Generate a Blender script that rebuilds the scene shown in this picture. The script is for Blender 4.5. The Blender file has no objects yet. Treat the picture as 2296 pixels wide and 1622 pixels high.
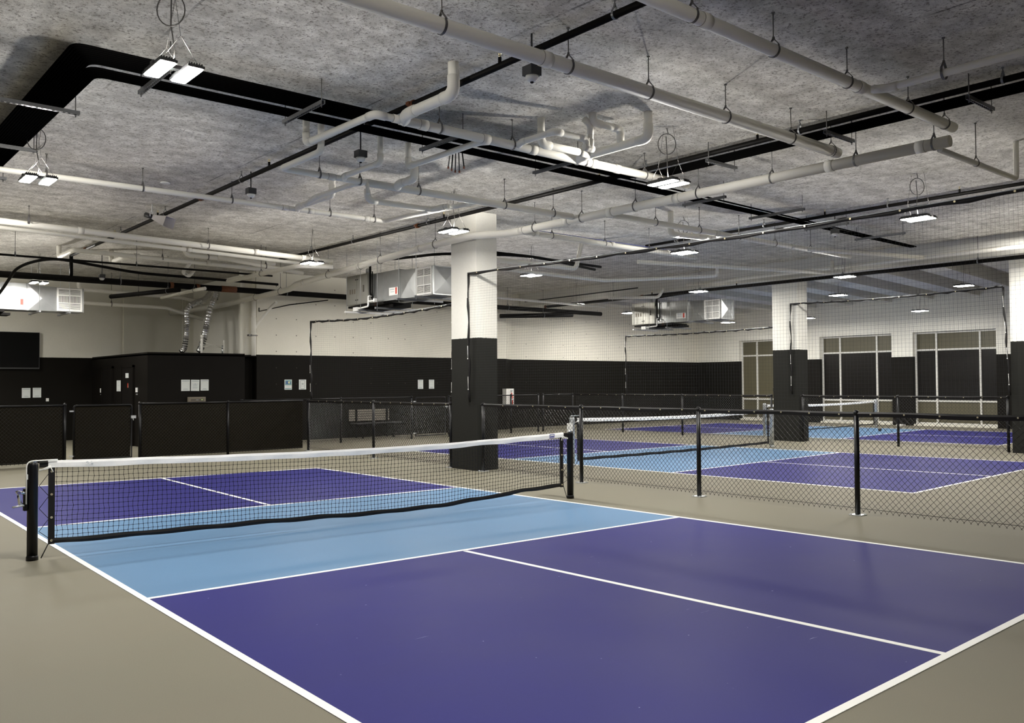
import bpy, math, random
from mathutils import Vector, Matrix

random.seed(7)
SC = bpy.context.scene
COL = SC.collection
PI = math.pi
CEIL = 4.75
BAND = 2.43            # height of the dark wall paint

# ------------------------------------------------------------------ camera
cam_d = bpy.data.cameras.new('camera')
cam = bpy.data.objects.new('camera', cam_d)
COL.objects.link(cam)
yaw, pitch, roll = .7151, .0245, -.0068
fwd = Vector((math.sin(yaw) * math.cos(pitch), math.cos(yaw) * math.cos(pitch), math.sin(pitch)))
rt = Vector((math.cos(yaw), -math.sin(yaw), 0))
up = rt.cross(fwd)
r2 = rt * math.cos(roll) + up * math.sin(roll)
u2 = up * math.cos(roll) - rt * math.sin(roll)
m = Matrix((r2, u2, -fwd)).transposed().to_4x4()
m.translation = Vector((-5.1228, -8.9267, 1.5972))
cam.matrix_world = m
cam_d.sensor_width = 36
cam_d.lens = 36 * 1952.46 / 2296
cam_d.shift_x = (1148 - 1184.7) / 2296
cam_d.clip_end = 200
SC.camera = cam

SC.view_settings.view_transform = 'Standard'
SC.view_settings.look = 'None'
SC.view_settings.gamma = 1
SC.view_settings.use_curve_mapping = False
SC.view_settings.exposure = 0.4
SC.cycles.use_denoising = True
SC.cycles.denoiser = 'OPENIMAGEDENOISE'
SC.cycles.max_bounces = 8
SC.cycles.diffuse_bounces = 6
SC.cycles.transparent_max_bounces = 12
SC.cycles.sample_clamp_indirect = 10

w = bpy.data.worlds.new('night')
SC.world = w
w.use_nodes = True
w.node_tree.nodes['Background'].inputs[0].default_value = (0.01, 0.011, 0.013, 1)
w.node_tree.nodes['Background'].inputs[1].default_value = 0.3

# ------------------------------------------------------------------ materials
def nodes(name):
    mt = bpy.data.materials.new(name)
    mt.use_nodes = True
    nt = mt.node_tree
    return mt, nt, nt.nodes['Principled BSDF']

def mat(name, col, rough=.5, metal=0., var=.0, scale=8., spec=.5, bump=0., bscale=60., emit=0., coords='Object'):
    mt, nt, b = nodes(name)
    b.inputs['Base Color'].default_value = (*col, 1)
    b.inputs['Roughness'].default_value = rough
    b.inputs['Metallic'].default_value = metal
    b.inputs['Specular IOR Level'].default_value = spec
    if emit:
        b.inputs['Emission Color'].default_value = (*col, 1)
        b.inputs['Emission Strength'].default_value = emit
    tc = nt.nodes.new('ShaderNodeTexCoord')
    if var:
        n = nt.nodes.new('ShaderNodeTexNoise')
        n.inputs['Scale'].default_value = scale
        n.inputs['Detail'].default_value = 6
        nt.links.new(tc.outputs[coords], n.inputs['Vector'])
        mx = nt.nodes.new('ShaderNodeMix')
        mx.data_type = 'RGBA'
        mx.inputs[6].default_value = (*[c * (1 - var) for c in col], 1)
        mx.inputs[7].default_value = (*[min(1, c * (1 + var)) for c in col], 1)
        nt.links.new(n.outputs['Fac'], mx.inputs[0])
        nt.links.new(mx.outputs[2], b.inputs['Base Color'])
    if bump:
        n = nt.nodes.new('ShaderNodeTexNoise')
        n.inputs['Scale'].default_value = bscale
        n.inputs['Detail'].default_value = 4
        nt.links.new(tc.outputs[coords], n.inputs['Vector'])
        bp = nt.nodes.new('ShaderNodeBump')
        bp.inputs['Strength'].default_value = bump
        bp.inputs['Distance'].default_value = .01
        nt.links.new(n.outputs['Fac'], bp.inputs['Height'])
        nt.links.new(bp.outputs['Normal'], b.inputs['Normal'])
    return mt

def N(nt, typ, **kw):
    n = nt.nodes.new(typ)
    for k, v in kw.items():
        if k.startswith('i_'):
            n.inputs[int(k[2:])].default_value = v
        else:
            setattr(n, k, v)
    return n

def math_node(nt, op, a, b=None, c=None):
    n = nt.nodes.new('ShaderNodeMath')
    n.operation = op
    for i, v in enumerate((a, b, c)):
        if v is None: continue
        if isinstance(v, (int, float)): n.inputs[i].default_value = v
        else: nt.links.new(v, n.inputs[i])
    return n.outputs[0]

def mix_col(nt, fac, a, b):
    mx = nt.nodes.new('ShaderNodeMix')
    mx.data_type = 'RGBA'
    for i, v in ((0, fac), (6, a), (7, b)):
        if isinstance(v, (int, float)): mx.inputs[i].default_value = v
        elif isinstance(v, tuple): mx.inputs[i].default_value = (*v, 1)
        else: nt.links.new(v, mx.inputs[i])
    return mx.outputs[2]

def noise(nt, vec, scale, detail=5, rough=.55):
    n = nt.nodes.new('ShaderNodeTexNoise')
    n.inputs['Scale'].default_value = scale
    n.inputs['Detail'].default_value = detail
    n.inputs['Roughness'].default_value = rough
    nt.links.new(vec, n.inputs['Vector'])
    return n.outputs['Fac']

def ramp(nt, fac, lo, hi):
    n = nt.nodes.new('ShaderNodeMapRange')
    n.inputs[1].default_value = lo
    n.inputs[2].default_value = hi
    n.clamp = True
    nt.links.new(fac, n.inputs[0])
    return n.outputs[0]

def mapped(nt, vec, scale, rot=(0, 0, 0)):
    n = nt.nodes.new('ShaderNodeMapping')
    n.inputs['Scale'].default_value = scale
    n.inputs['Rotation'].default_value = rot
    nt.links.new(vec, n.inputs['Vector'])
    return n.outputs[0]

def mat_two_tone(name, lower, upper, edge=.012, ties=False, rough=.6):
    """painted wall: dark paint up to the band line, off-white above it"""
    mt, nt, b = nodes(name)
    g = nt.nodes.new('ShaderNodeNewGeometry')
    s = nt.nodes.new('ShaderNodeSeparateXYZ')
    nt.links.new(g.outputs['Position'], s.inputs[0])
    nz = noise(nt, g.outputs['Position'], 55, 3)
    z = math_node(nt, 'MULTIPLY_ADD', nz, edge, s.outputs[2])
    f = ramp(nt, z, BAND + edge * .5 - .002, BAND + edge * .5 + .002)
    big = noise(nt, g.outputs['Position'], .9, 4)
    fine = noise(nt, g.outputs['Position'], 30, 3)
    k = math_node(nt, 'MULTIPLY_ADD', big, .22, .80)
    k = math_node(nt, 'MULTIPLY_ADD', fine, .10, k)
    c = mix_col(nt, f, lower, upper)
    if ties:
        gx = math_node(nt, 'SUBTRACT', math_node(nt, 'MODULO', math_node(nt, 'ADD', s.outputs[0], 60), .61), .305)
        gz = math_node(nt, 'SUBTRACT', math_node(nt, 'MODULO', s.outputs[2], .46), .23)
        d = math_node(nt, 'SQRT', math_node(nt, 'ADD', math_node(nt, 'MULTIPLY', gx, gx), math_node(nt, 'MULTIPLY', gz, gz)))
        dot = math_node(nt, 'LESS_THAN', d, .016)
        keep = math_node(nt, 'GREATER_THAN', noise(nt, g.outputs['Position'], 1.3, 2), .47)
        c = mix_col(nt, math_node(nt, 'MULTIPLY', math_node(nt, 'MULTIPLY', dot, keep), .8), c, (.05, .045, .04))
    vm = nt.nodes.new('ShaderNodeVectorMath')
    vm.operation = 'SCALE'
    nt.links.new(c, vm.inputs[0])
    nt.links.new(k, vm.inputs['Scale'])
    nt.links.new(vm.outputs[0], b.inputs['Base Color'])
    b.inputs['Roughness'].default_value = rough
    b.inputs['Specular IOR Level'].default_value = .08
    bp = nt.nodes.new('ShaderNodeBump')
    bp.inputs['Strength'].default_value = .15
    bp.inputs['Distance'].default_value = .01
    nt.links.new(fine, bp.inputs['Height'])
    nt.links.new(bp.outputs['Normal'], b.inputs['Normal'])
    return mt

def mat_concrete():
    """raw board-formed concrete slab with pits, stains and streaks"""
    mt, nt, b = nodes('ceiling_concrete')
    g = nt.nodes.new('ShaderNodeNewGeometry')
    p = g.outputs['Position']
    big = noise(nt, p, .55, 4)
    band = noise(nt, mapped(nt, p, (.35, 1.5, 1)), 1.4, 5)
    med = noise(nt, p, 5, 6, .65)
    pit = noise(nt, p, 34, 3, .7)
    pit2 = noise(nt, p, 75, 2, .6)
    c = mix_col(nt, ramp(nt, med, .3, .72), (.42, .405, .37), (.84, .82, .77))
    c = mix_col(nt, math_node(nt, 'MULTIPLY', ramp(nt, big, .5, .72), .4), c, (.34, .32, .29))
    c = mix_col(nt, math_node(nt, 'MULTIPLY', ramp(nt, band, .54, .72), .5), c, (.26, .25, .23))
    c = mix_col(nt, math_node(nt, 'MULTIPLY', ramp(nt, pit, .52, .66), .85), c, (.15, .13, .11))
    c = mix_col(nt, math_node(nt, 'MULTIPLY', ramp(nt, pit2, .62, .70), .6), c, (.10, .05, .035))
    # form board joints
    s = nt.nodes.new('ShaderNodeSeparateXYZ')
    nt.links.new(p, s.inputs[0])
    wob = math_node(nt, 'MULTIPLY_ADD', noise(nt, p, 2, 2), .03, s.outputs[0])
    jm = math_node(nt, 'ABSOLUTE', math_node(nt, 'SUBTRACT', math_node(nt, 'MODULO', math_node(nt, 'ADD', wob, 40.3), 2.44), 1.22))
    jl = math_node(nt, 'LESS_THAN', jm, .012)
    jk = ramp(nt, noise(nt, p, 1.1, 3), .45, .6)
    c = mix_col(nt, math_node(nt, 'MULTIPLY', math_node(nt, 'MULTIPLY', jl, jk), .6), c, (.06, .055, .05))
    nt.links.new(c, b.inputs['Base Color'])
    b.inputs['Roughness'].default_value = .85
    b.inputs['Specular IOR Level'].default_value = .2
    bp = nt.nodes.new('ShaderNodeBump')
    bp.inputs['Strength'].default_value = .5
    bp.inputs['Distance'].default_value = .012
    nt.links.new(math_node(nt, 'ADD', pit, med), bp.inputs['Height'])
    nt.links.new(bp.outputs['Normal'], b.inputs['Normal'])
    return mt

def mat_court(name, col, scuff=.0, rough=.5, var=.12):
    """acrylic sport coating: slight mottling, pale ball and shoe scuffs"""
    mt, nt, b = nodes(name)
    g = nt.nodes.new('ShaderNodeNewGeometry')
    p = g.outputs['Position']
    big = noise(nt, p, .8, 4)
    fine = noise(nt, p, 160, 2)
    c = mix_col(nt, big, tuple(x * (1 - var) for x in col), tuple(x * (1 + var) for x in col))
    c = mix_col(nt, math_node(nt, 'MULTIPLY', ramp(nt, fine, .35, .7), .12), c, tuple(min(1, x * 1.7) for x in col))
    if scuff:
        tot = None
        for i, (rot, thr) in enumerate(((.5, .735), (-.9, .74), (1.9, .745))):
            a = noise(nt, mapped(nt, p, (1.1, 11, 1), (0, 0, rot)), 1.9, 3, .6)
            mk = ramp(nt, noise(nt, p, .9 + i * .35, 2), .5, .58)
            f = math_node(nt, 'MULTIPLY', ramp(nt, a, thr, thr + .05), mk)
            tot = f if tot is None else math_node(nt, 'MAXIMUM', tot, f)
        spk = ramp(nt, noise(nt, p, 26, 1), .80, .83)
        tot = math_node(nt, 'MAXIMUM', tot, spk)
        c = mix_col(nt, math_node(nt, 'MULTIPLY', tot, scuff), c, (.45, .5, .68))
    nt.links.new(c, b.inputs['Base Color'])
    nt.links.new(math_node(nt, 'MULTIPLY_ADD', big, .15, rough - .07), b.inputs['Roughness'])
    b.inputs['Specular IOR Level'].default_value = .05
    return mt

M = {}
M['floor'] = mat_court('floor_coating', (.180, .168, .129), .0, .6, .07)
M['navy'] = mat_court('court_navy', (.027, .026, .140), .6, .55, .12)
M['sky'] = mat_court('court_light_blue', (.108, .20, .33), .10, .5, .05)
M['line'] = mat('court_line_white', (.80, .80, .77), .55, var=.04)
M['ceil'] = mat_concrete()
M['wall'] = mat_two_tone('two_tone_wall', (.008, .007, .0055), (.84, .82, .74))
M['wallties'] = mat_two_tone('two_tone_concrete_wall', (.008, .007, .0055), (.84, .81, .71), ties=True)
M['pillar'] = mat_two_tone('two_tone_pillar', (.020, .020, .0175), (.84, .825, .76), edge=.035)
M['dark'] = mat('dark_wall_paint', (.007, .006, .005), .6, spec=.08, var=.2, scale=2)
M['plaster'] = mat('off_white_plaster', (.70, .68, .59), .7, var=.06, scale=1.5)
M['beam'] = mat('painted_beam', (.6, .59, .55), .75, var=.12, scale=2.5, bump=.1)
M['pvc'] = mat('white_pvc', (.86, .84, .77), .55, spec=.25, var=.05, scale=3)
M['pvcj'] = mat('pvc_joint', (.85, .83, .76), .55, spec=.25)
M['smudge'] = mat('pvc_primer_ring', (.30, .28, .25), .5)
M['rod'] = mat('galvanized_rod', (.16, .155, .15), .45, .6)
M['zinc'] = mat('zinc_strut', (.20, .205, .21), .4, .5, var=.15, scale=20)
M['galv'] = mat('galvanized_sheet', (.42, .43, .43), .30, .85, var=.14, scale=6)
M['galvw'] = mat('white_painted_metal', (.80, .79, .76), .4)
M['steel'] = mat('brushed_steel', (.55, .57, .58), .35, .7)
M['chrome'] = mat('chrome', (.8, .8, .82), .12, 1.)
M['black'] = mat('black_powder_coat', (.004, .004, .005), .35, spec=.3)
M['pipeblk'] = mat('black_steel_pipe', (.005, .0045, .004), .55, spec=.1, var=.3, scale=6)
M['cond'] = mat('black_conduit', (.0015, .0015, .0015), .8, spec=.0)
M['rust'] = mat('rusted_fitting', (.16, .055, .02), .6, .2, var=.4, scale=30)
M['brass'] = mat('brass_grommet', (.85, .76, .5), .3, .9)
M['vinyl'] = mat('black_vinyl_band', (.007, .006, .006), .5, spec=.3, var=.3, scale=12)
M['wire'] = mat('black_vinyl_wire', (.010, .009, .008), .4, spec=.4)
M['cord'] = mat('black_net_cord', (.006, .006, .008), .6, spec=.2)
M['netting'] = mat('black_netting', (.012, .012, .012), .7)
M['band'] = mat('white_canvas_band', (.88, .88, .87), .6, var=.05, scale=9, bump=.35, bscale=14)
M['rope'] = mat('white_cord', (.85, .84, .8), .6)
M['bluelabel'] = mat('blue_label', (.05, .06, .28), .5)
M['greylabel'] = mat('grey_violet_label', (.30, .29, .42), .5)
M['paper'] = mat('printed_paper', (.66, .69, .68), .6)
M['ink'] = mat('grey_ink', (.36, .40, .42), .6)
M['inkd'] = mat('dark_ink', (.06, .09, .10), .6)
M['goldink'] = mat('pale_gold_ink', (.55, .53, .42), .6)
M['teal'] = mat('teal_poster', (.19, .34, .33), .55)
M['posterblue'] = mat('poster_blue', (.05, .12, .30), .55)
M['yellow'] = mat('pale_yellow', (.72, .70, .36), .5)
M['red'] = mat('red_print', (.55, .05, .025), .5)
M['orange'] = mat('orange_fitting', (.6, .2, .06), .5)
M['green'] = mat('green_indicator', (.45, .62, .2), .4)
M['taupe'] = mat('taupe_plastic', (.17, .145, .11), .5)
M['taupe2'] = mat('taupe_grille', (.09, .078, .06), .6)
M['camgrey'] = mat('dark_grey_box', (.035, .036, .038), .5)
M['white'] = mat('white_plastic', (.78, .78, .76), .4)
M['horn'] = mat('white_horn', (.60, .57, .56), .45)
M['screen'] = mat('tv_screen', (.003, .003, .003), .5, spec=.1)
M['frame'] = mat('silver_window_frame', (.62, .61, .57), .45, .0)
M['film'] = mat('olive_window_film', (.085, .076, .043), .5, var=.15, scale=30)
M['nightglass'] = mat('dark_glass', (.008, .007, .006), .25, spec=.3)
M['copper'] = mat('copper_end', (.35, .12, .07), .4, .6)
M['foil'] = mat('foil_duct', (.75, .75, .76), .22, 1., bump=.9, bscale=35)
M['bench'] = mat('perforated_grey_metal', (.24, .22, .18), .5, var=.2, scale=40)

def mat_lens():
    mt, nt, b = nodes('led_lens')
    nt.nodes.remove(b)
    e = nt.nodes.new('ShaderNodeEmission')
    e.inputs[0].default_value = (1.0, .965, .90, 1)
    e.inputs[1].default_value = 395
    nt.links.new(e.outputs[0], nt.nodes['Material Output'].inputs[0])
    return mt
M['lens'] = mat_lens()

def mat_screen_fabric():
    mt, nt, b = nodes('windscreen_fabric')
    b.inputs['Base Color'].default_value = (.012, .010, .006, 1)
    b.inputs['Roughness'].default_value = .9
    b.inputs['Specular IOR Level'].default_value = .1
    t = nt.nodes.new('ShaderNodeBsdfTransparent')
    mx = nt.nodes.new('ShaderNodeMixShader')
    mx.inputs[0].default_value = .04
    nt.links.new(b.outputs[0], mx.inputs[1])
    nt.links.new(t.outputs[0], mx.inputs[2])
    nt.links.new(mx.outputs[0], nt.nodes['Material Output'].inputs[0])
    return mt
M['windscreen'] = mat_screen_fabric()

# ------------------------------------------------------------------ mesh builder
class MB:
    def __init__(s):
        s.v, s.f, s.mi, s.sm = [], [], [], []
    def face(s, idx, mi=0, smooth=False):
        s.f.append(tuple(idx)); s.mi.append(mi); s.sm.append(smooth)
    def quad(s, a, b, c, d, mi=0):
        n = len(s.v)
        s.v += [tuple(a), tuple(b), tuple(c), tuple(d)]
        s.face((n, n + 1, n + 2, n + 3), mi)
    def poly(s, pts, mi=0):
        n = len(s.v)
        s.v += [tuple(p) for p in pts]
        s.face(range(n, n + len(pts)), mi)
    def box(s, lo, hi, mi=0):
        (x0, y0, z0), (x1, y1, z1) = lo, hi
        n = len(s.v)
        s.v += [(x0, y0, z0), (x1, y0, z0), (x1, y1, z0), (x0, y1, z0), (x0, y0, z1), (x1, y0, z1), (x1, y1, z1), (x0, y1, z1)]
        for q in ((0, 3, 2, 1), (4, 5, 6, 7), (0, 1, 5, 4), (1, 2, 6, 5), (2, 3, 7, 6), (3, 0, 4, 7)):
            s.face([n + i for i in q], mi)
    def prism(s, poly, z0, z1, mi=0):
        """vertical prism over a ccw xy polygon"""
        n = len(s.v); k = len(poly)
        s.v += [(x, y, z0) for x, y in poly] + [(x, y, z1) for x, y in poly]
        s.face([n + i for i in reversed(range(k))], mi)
        s.face([n + k + i for i in range(k)], mi)
        for i in range(k):
            j = (i + 1) % k
            s.face((n + i, n + j, n + k + j, n + k + i), mi)
    def rbox(s, c, ax, ay, az, mi=0):
        """box from centre and three half-axis vectors"""
        c = Vector(c); ax, ay, az = Vector(ax), Vector(ay), Vector(az)
        n = len(s.v)
        for k in (-1, 1):
            for i, j in ((-1, -1), (1, -1), (1, 1), (-1, 1)):
                s.v.append(tuple(c + ax * i + ay * j + az * k))
        for q in ((0, 3, 2, 1), (4, 5, 6, 7), (0, 1, 5, 4), (1, 2, 6, 5), (2, 3, 7, 6), (3, 0, 4, 7)):
            s.face([n + i for i in q], mi)
    def tube(s, pts, r, seg=10, mi=0, caps=True, closed=False, smooth=True):
        pts = [Vector(p) for p in pts]
        k = len(pts)
        rr = r if isinstance(r, (list, tuple)) else [r] * k
        tang = []
        for i in range(k):
            if closed: d = pts[(i + 1) % k] - pts[i - 1]
            elif i == 0: d = pts[1] - pts[0]
            elif i == k - 1: d = pts[-1] - pts[-2]
            else: d = (pts[i + 1] - pts[i]).normalized() + (pts[i] - pts[i - 1]).normalized()
            tang.append(d.normalized())
        t = tang[0]
        ref = Vector((0, 0, 1)) if abs(t.z) < .9 else Vector((1, 0, 0))
        u = t.cross(ref).normalized()
        base = len(s.v)
        for i in range(k):
            t = tang[i]
            u = (u - t * u.dot(t))
            u = u.normalized() if u.length > 1e-6 else t.orthogonal().normalized()
            vv = t.cross(u)
            f = 1.
            if 0 < i < k - 1 and not closed:
                ca = max(.3, (pts[i + 1] - pts[i]).normalized().dot(t))
                f = 1 / ca if ca > .7 else 1.
            for j in range(seg):
                a = 2 * PI * (j + .5) / seg
                s.v.append(tuple(pts[i] + (u * math.cos(a) + vv * math.sin(a)) * rr[i]))
        for i in range(k if closed else k - 1):
            a0 = base + i * seg; a1 = base + ((i + 1) % k) * seg
            for j in range(seg):
                j2 = (j + 1) % seg
                s.face((a0 + j, a0 + j2, a1 + j2, a1 + j), mi, smooth)
        if caps and not closed:
            s.face([base + j for j in reversed(range(seg))], mi)
            s.face([base + (k - 1) * seg + j for j in range(seg)], mi)
    def bar(s, a, b, r, mi=0):
        """cheap four-sided string"""
        a, b = Vector(a), Vector(b)
        d = (b - a).normalized()
        u = d.orthogonal().normalized() * r
        v = d.cross(u)
        n = len(s.v)
        for p in (a, b):
            s.v += [tuple(p + u), tuple(p + v), tuple(p - u), tuple(p - v)]
        for i in range(4):
            j = (i + 1) % 4
            s.face((n + i, n + j, n + 4 + j, n + 4 + i), mi)
    def disc(s, c, nrm, r, h, seg=10, mi=0):
        c = Vector(c); nrm = Vector(nrm).normalized()
        s.tube([c, c + nrm * h], r, seg, mi)
    def lathe(s, prof, c=(0, 0, 0), seg=14, mi=0, axis='z'):
        """prof: list of (radius, height) about a vertical axis at c"""
        n = len(s.v); c = Vector(c)
        for r, z in prof:
            for j in range(seg):
                a = 2 * PI * j / seg
                s.v.append((c.x + r * math.cos(a), c.y + r * math.sin(a), c.z + z))
        for i in range(len(prof) - 1):
            for j in range(seg):
                j2 = (j + 1) % seg
                s.face((n + i * seg + j, n + i * seg + j2, n + (i + 1) * seg + j2, n + (i + 1) * seg + j), mi, True)
        s.face([n + j for j in reversed(range(seg))], mi)
        s.face([n + (len(prof) - 1) * seg + j for j in range(seg)], mi)
    def build(s, name, mats, parent=None, org=(0, 0, 0)):
        me = bpy.data.meshes.new(name)
        ox, oy, oz = org
        me.from_pydata([(x - ox, y - oy, z - oz) for x, y, z in s.v], [], s.f)
        for mt in (mats if isinstance(mats, (list, tuple)) else [mats]):
            me.materials.append(mt)
        me.polygons.foreach_set('material_index', s.mi)
        me.polygons.foreach_set('use_smooth', s.sm)
        me.update()
        o = bpy.data.objects.new(name, me)
        COL.objects.link(o)
        if parent: o.parent = parent
        else: o.location = org
        return o

def tag(o, label, cat, group=None, kind=None):
    o['label'] = label
    o['category'] = cat
    if group: o['group'] = group
    if kind: o['kind'] = kind
    return o

def thing(name, label, cat, loc, group=None, rz=0):
    o = bpy.data.objects.new(name, None)
    o.empty_display_size = .1
    COL.objects.link(o)
    o.location = loc
    o.rotation_euler = (0, 0, rz)
    return tag(o, label, cat, group)

def struct(o, label, cat):
    return tag(o, label, cat, None, 'structure')

def dup(root, loc, rz, label, group=None):
    r = root.copy(); COL.objects.link(r)
    r.location = loc; r.rotation_euler = (0, 0, rz)
    r['label'] = label
    if group: r['group'] = group
    for ch in list(root.children):
        c = ch.copy(); COL.objects.link(c); c.parent = r
        for g in ch.children:
            d = g.copy(); COL.objects.link(d); d.parent = c
    return r

def fillet(pts, R, n=5):
    """round the corners of a polyline"""
    pts = [Vector(p) for p in pts]
    out = [pts[0]]
    for i in range(1, len(pts) - 1):
        a, b, c = pts[i - 1], pts[i], pts[i + 1]
        d0, d1 = (a - b), (c - b)
        k = min(R, d0.length * .49, d1.length * .49)
        p0, p1 = b + d0.normalized() * k, b + d1.normalized() * k
        for j in range(n + 1):
            t = j / n
            out.append(p0 * (1 - t) ** 2 + b * 2 * t * (1 - t) + p1 * t * t)
    out.append(pts[-1])
    return out

# ------------------------------------------------------------------ room shell
XL, XR, YN, YF = -9.0, 25.2, -14.0, 19.3
b = MB(); b.box((XL, YN, -.1), (XR + .35, YF, 0)); struct(b.build('floor', M['floor']), 'warm grey coated sport floor around the courts', 'floor')
b = MB(); b.box((XL - .2, YN - .2, CEIL), (XR + .6, YF + .2, CEIL + .1)); struct(b.build('ceiling', M['ceil']), 'raw grey pitted concrete ceiling slab', 'ceiling')
b = MB(); b.box((XL - .2, YN - .2, 0), (XL, YF + .2, CEIL)); struct(b.build('wall_left', M['wall']), 'two-tone wall left of the near court', 'wall')
b = MB(); b.box((XL, YN - .2, 0), (XR, YN, CEIL)); struct(b.build('wall_front', M['wall']), 'two-tone wall behind the viewpoint', 'wall')
b = MB(); b.box((XL, YF, 0), (5.2, YF + .2, CEIL)); struct(b.build('wall_back_left', M['wall']), 'far two-tone wall carrying the television, dark below and cream above', 'wall')
YB = 14.2
b = MB()
b.box((5.0, YB, 0), (13.95, YB + .2, CEIL))
b.prism([(13.95, YB), (14.65, YB + .55), (14.65, YB + .75), (13.95, YB + .2)], 0, CEIL)
struct(b.build('wall_back', M['wallties']), 'concrete back wall with tie holes, black below and cream above', 'wall')
b = MB(); b.box((14.65, YB + .55, 0), (XR + .3, YB + .75, CEIL)); struct(b.build('wall_back_right', M['wallties']), 'back wall section right of the fire extinguisher, black below and cream above', 'wall')
# low dark partition with the recess above it
b = MB(); b.box((2.1, 14.2, 0), (4.66, 14.32, BAND + .02)); struct(b.build('wall_partition_front', M['dark']), 'low black partition wall with three notices', 'wall')
b = MB(); b.box((2.1, 14.32, 0), (2.22, YF, BAND + .02)); struct(b.build('wall_partition_side', M['dark']), 'side of the low black partition holding two doors', 'wall')
b = MB(); b.box((4.66, 14.5, 0), (5.0, 14.6, CEIL)); b.box((5.0, 14.4, 0), (5.1, 19.2, CEIL)); struct(b.build('wall_recess_side', M['wall']), 'narrow set-back strip of wall beside the low partition', 'wall')
b = MB(); b.box((2.9, 19.0, BAND - .1), (5.0, 19.1, CEIL)); struct(b.build('wall_recess', M['plaster']), 'cream wall in the recess above the low partition', 'wall')

b = MB(); b.box((2.1, 14.2, BAND - .06), (5.0, YF, BAND - .02)); struct(b.build('ceiling_partition', M['dark']), 'flat lid of the low black partition room', 'ceiling')

# window wall
WIN = [(9.80, 12.63), (6.11, 8.95), (2.57, 5.34)]
ZT = 3.28
b = MB()
edges = [YN] + [e for w_ in reversed(WIN) for e in w_] + [14.95]
for i in range(0, len(edges), 2):
    b.box((XR, edges[i], 0), (XR + .3, edges[i + 1], CEIL))
for a_, c_ in WIN:
    b.box((XR, a_, ZT), (XR + .3, c_, CEIL))
struct(b.build('wall_right', M['wall']), 'two-tone wall with three tall windows', 'wall')
for i, (y0, y1) in enumerate(WIN):
    t = thing('window_%d' % (i + 1), ['tall window beside the middle pillar, olive film on all its panes', 'tall window right of the middle pillar, black middle panes', 'tall window nearest the right-hand pillar, black middle panes'][i], 'window', (XR + .22, (y0 + y1) / 2, 0))
    t['kind'] = 'structure'
    og = t.location
    f = MB(); X0, X1 = XR + .17, XR + .25
    ymid = [y1 - .75, y1 - 2.2]
    for y in (y0, y1 - .06): f.box((X0, y, .06), (X1, y + .06, ZT))
    for y in ymid: f.box((X0 - .01, y - .03, .06), (X1, y + .03, ZT - .001))
    for z in (.06, .84, 2.62, ZT - .06): f.box((X0 + .005, y0, z), (X1 - .005, y1, z + .06))
    f.build('frame', M['frame'], t, og)
    ys = [y1 - .06] + ymid + [y0 + .06]
    zs = [.12, .84, 2.62, ZT]
    for k in range(3):
        for j in range(3):
            p = MB(); p.box((X0 + .04, ys[k + 1], zs[j]), (X0 + .05, ys[k], zs[j + 1]))
            p.build('pane', M['nightglass'] if (j == 1 and i > 0) else M['film'], t, og)
    s_ = MB(); s_.box((XR - .01, y0, 0), (XR + .26, y1, .06)); s_.build('sill', M['plaster'], t, og)

# pillars
def pillar(n, x0, y0, x1, y1, label):
    b = MB(); b.box((x0, y0, 0), (x1, y1, CEIL))
    struct(b.build('pillar_%d' % n, M['pillar']), label, 'pillar')
pillar(1, 4.58, 3.68, 5.06, 4.46, 'square concrete pillar beside the near net, dark grey below and cream above')
pillar(2, 15.29, 3.74, 15.76, 4.5, 'square pillar between the middle and far courts')
pillar(3, 15.3, -2.28, 15.77, -1.48, 'square pillar cut by the right edge of the photo')

# dropped girder and ribs in front of the window bay
b = MB(); b.box((15.0, YN, 4.30), (15.75, YB + .5, CEIL)); struct(b.build('ceiling_beam_girder', M['beam']), 'dropped girder running over the middle and right-hand pillars', 'beam')
for i in range(-5, 9):
    y = .46 + 1.5 * i
    b = MB(); b.prism([(15.75, y), (XR, y + 1.1), (XR, y + 1.72), (15.75, y + .62)], 4.40, CEIL)
    struct(b.build('ceiling_beam_rib', M['beam']), 'ceiling rib between the girder and the window wall', 'beam')

# ------------------------------------------------------------------ courts (painted on the floor)
def lerp(a, c, t): return (a[0] + (c[0] - a[0]) * t, a[1] + (c[1] - a[1]) * t)

def court(label, LB, LK, LF, LE, RB, RK, RF, RE, CNB, CNK, CFK, CFE):
    """L/R side corners: B near baseline, K near kitchen line, F far kitchen line, E far baseline; C* centre line ends"""
    og = Vector((*lerp(LK, RF, .5), 0))
    t = thing('pickleball_court', label, 'court', og)
    def area(name, pts, mt, z0, z1):
        a = 0
        for i in range(len(pts)):
            x0, y0 = pts[i]; x1, y1 = pts[(i + 1) % len(pts)]
            a += x0 * y1 - x1 * y0
        if a < 0: pts = pts[::-1]
        q = MB(); q.prism(pts, z0, z1); q.build(name, mt, t, og)
    area('near_service_area', [LB, RB, RK, LK], M['navy'], 0, .002)
    area('far_service_area', [LF, RF, RE, LE], M['navy'], 0, .002)
    area('kitchen', [LK, RK, RF, LF], M['sky'], 0, .002)
    W = .051
    mid = og.xy
    def strip(a, c, side=None, h=.004):
        a, c = Vector(a), Vector(c)
        d = (c - a).normalized(); n = Vector((-d.y, d.x))
        if side is None:
            p = [a + n * W / 2, c + n * W / 2, c - n * W / 2, a - n * W / 2]
        else:
            if (Vector(side) - a).dot(n) < 0: n = -n
            p = [a, c, c + n * W, a + n * W]
        area('line', [tuple(x) for x in p], M['line'], .0, h)
    strip(LB, LE, mid); strip(RB, RE, mid)
    strip(LB, RB, mid, .0042); strip(LE, RE, mid, .0042)
    strip(LK, RK, mid, .0038); strip(LF, RF, mid, .0038)
    strip(CNB, CNK, None, .0036); strip(CFK, CFE, None, .0036)
    return t

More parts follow.
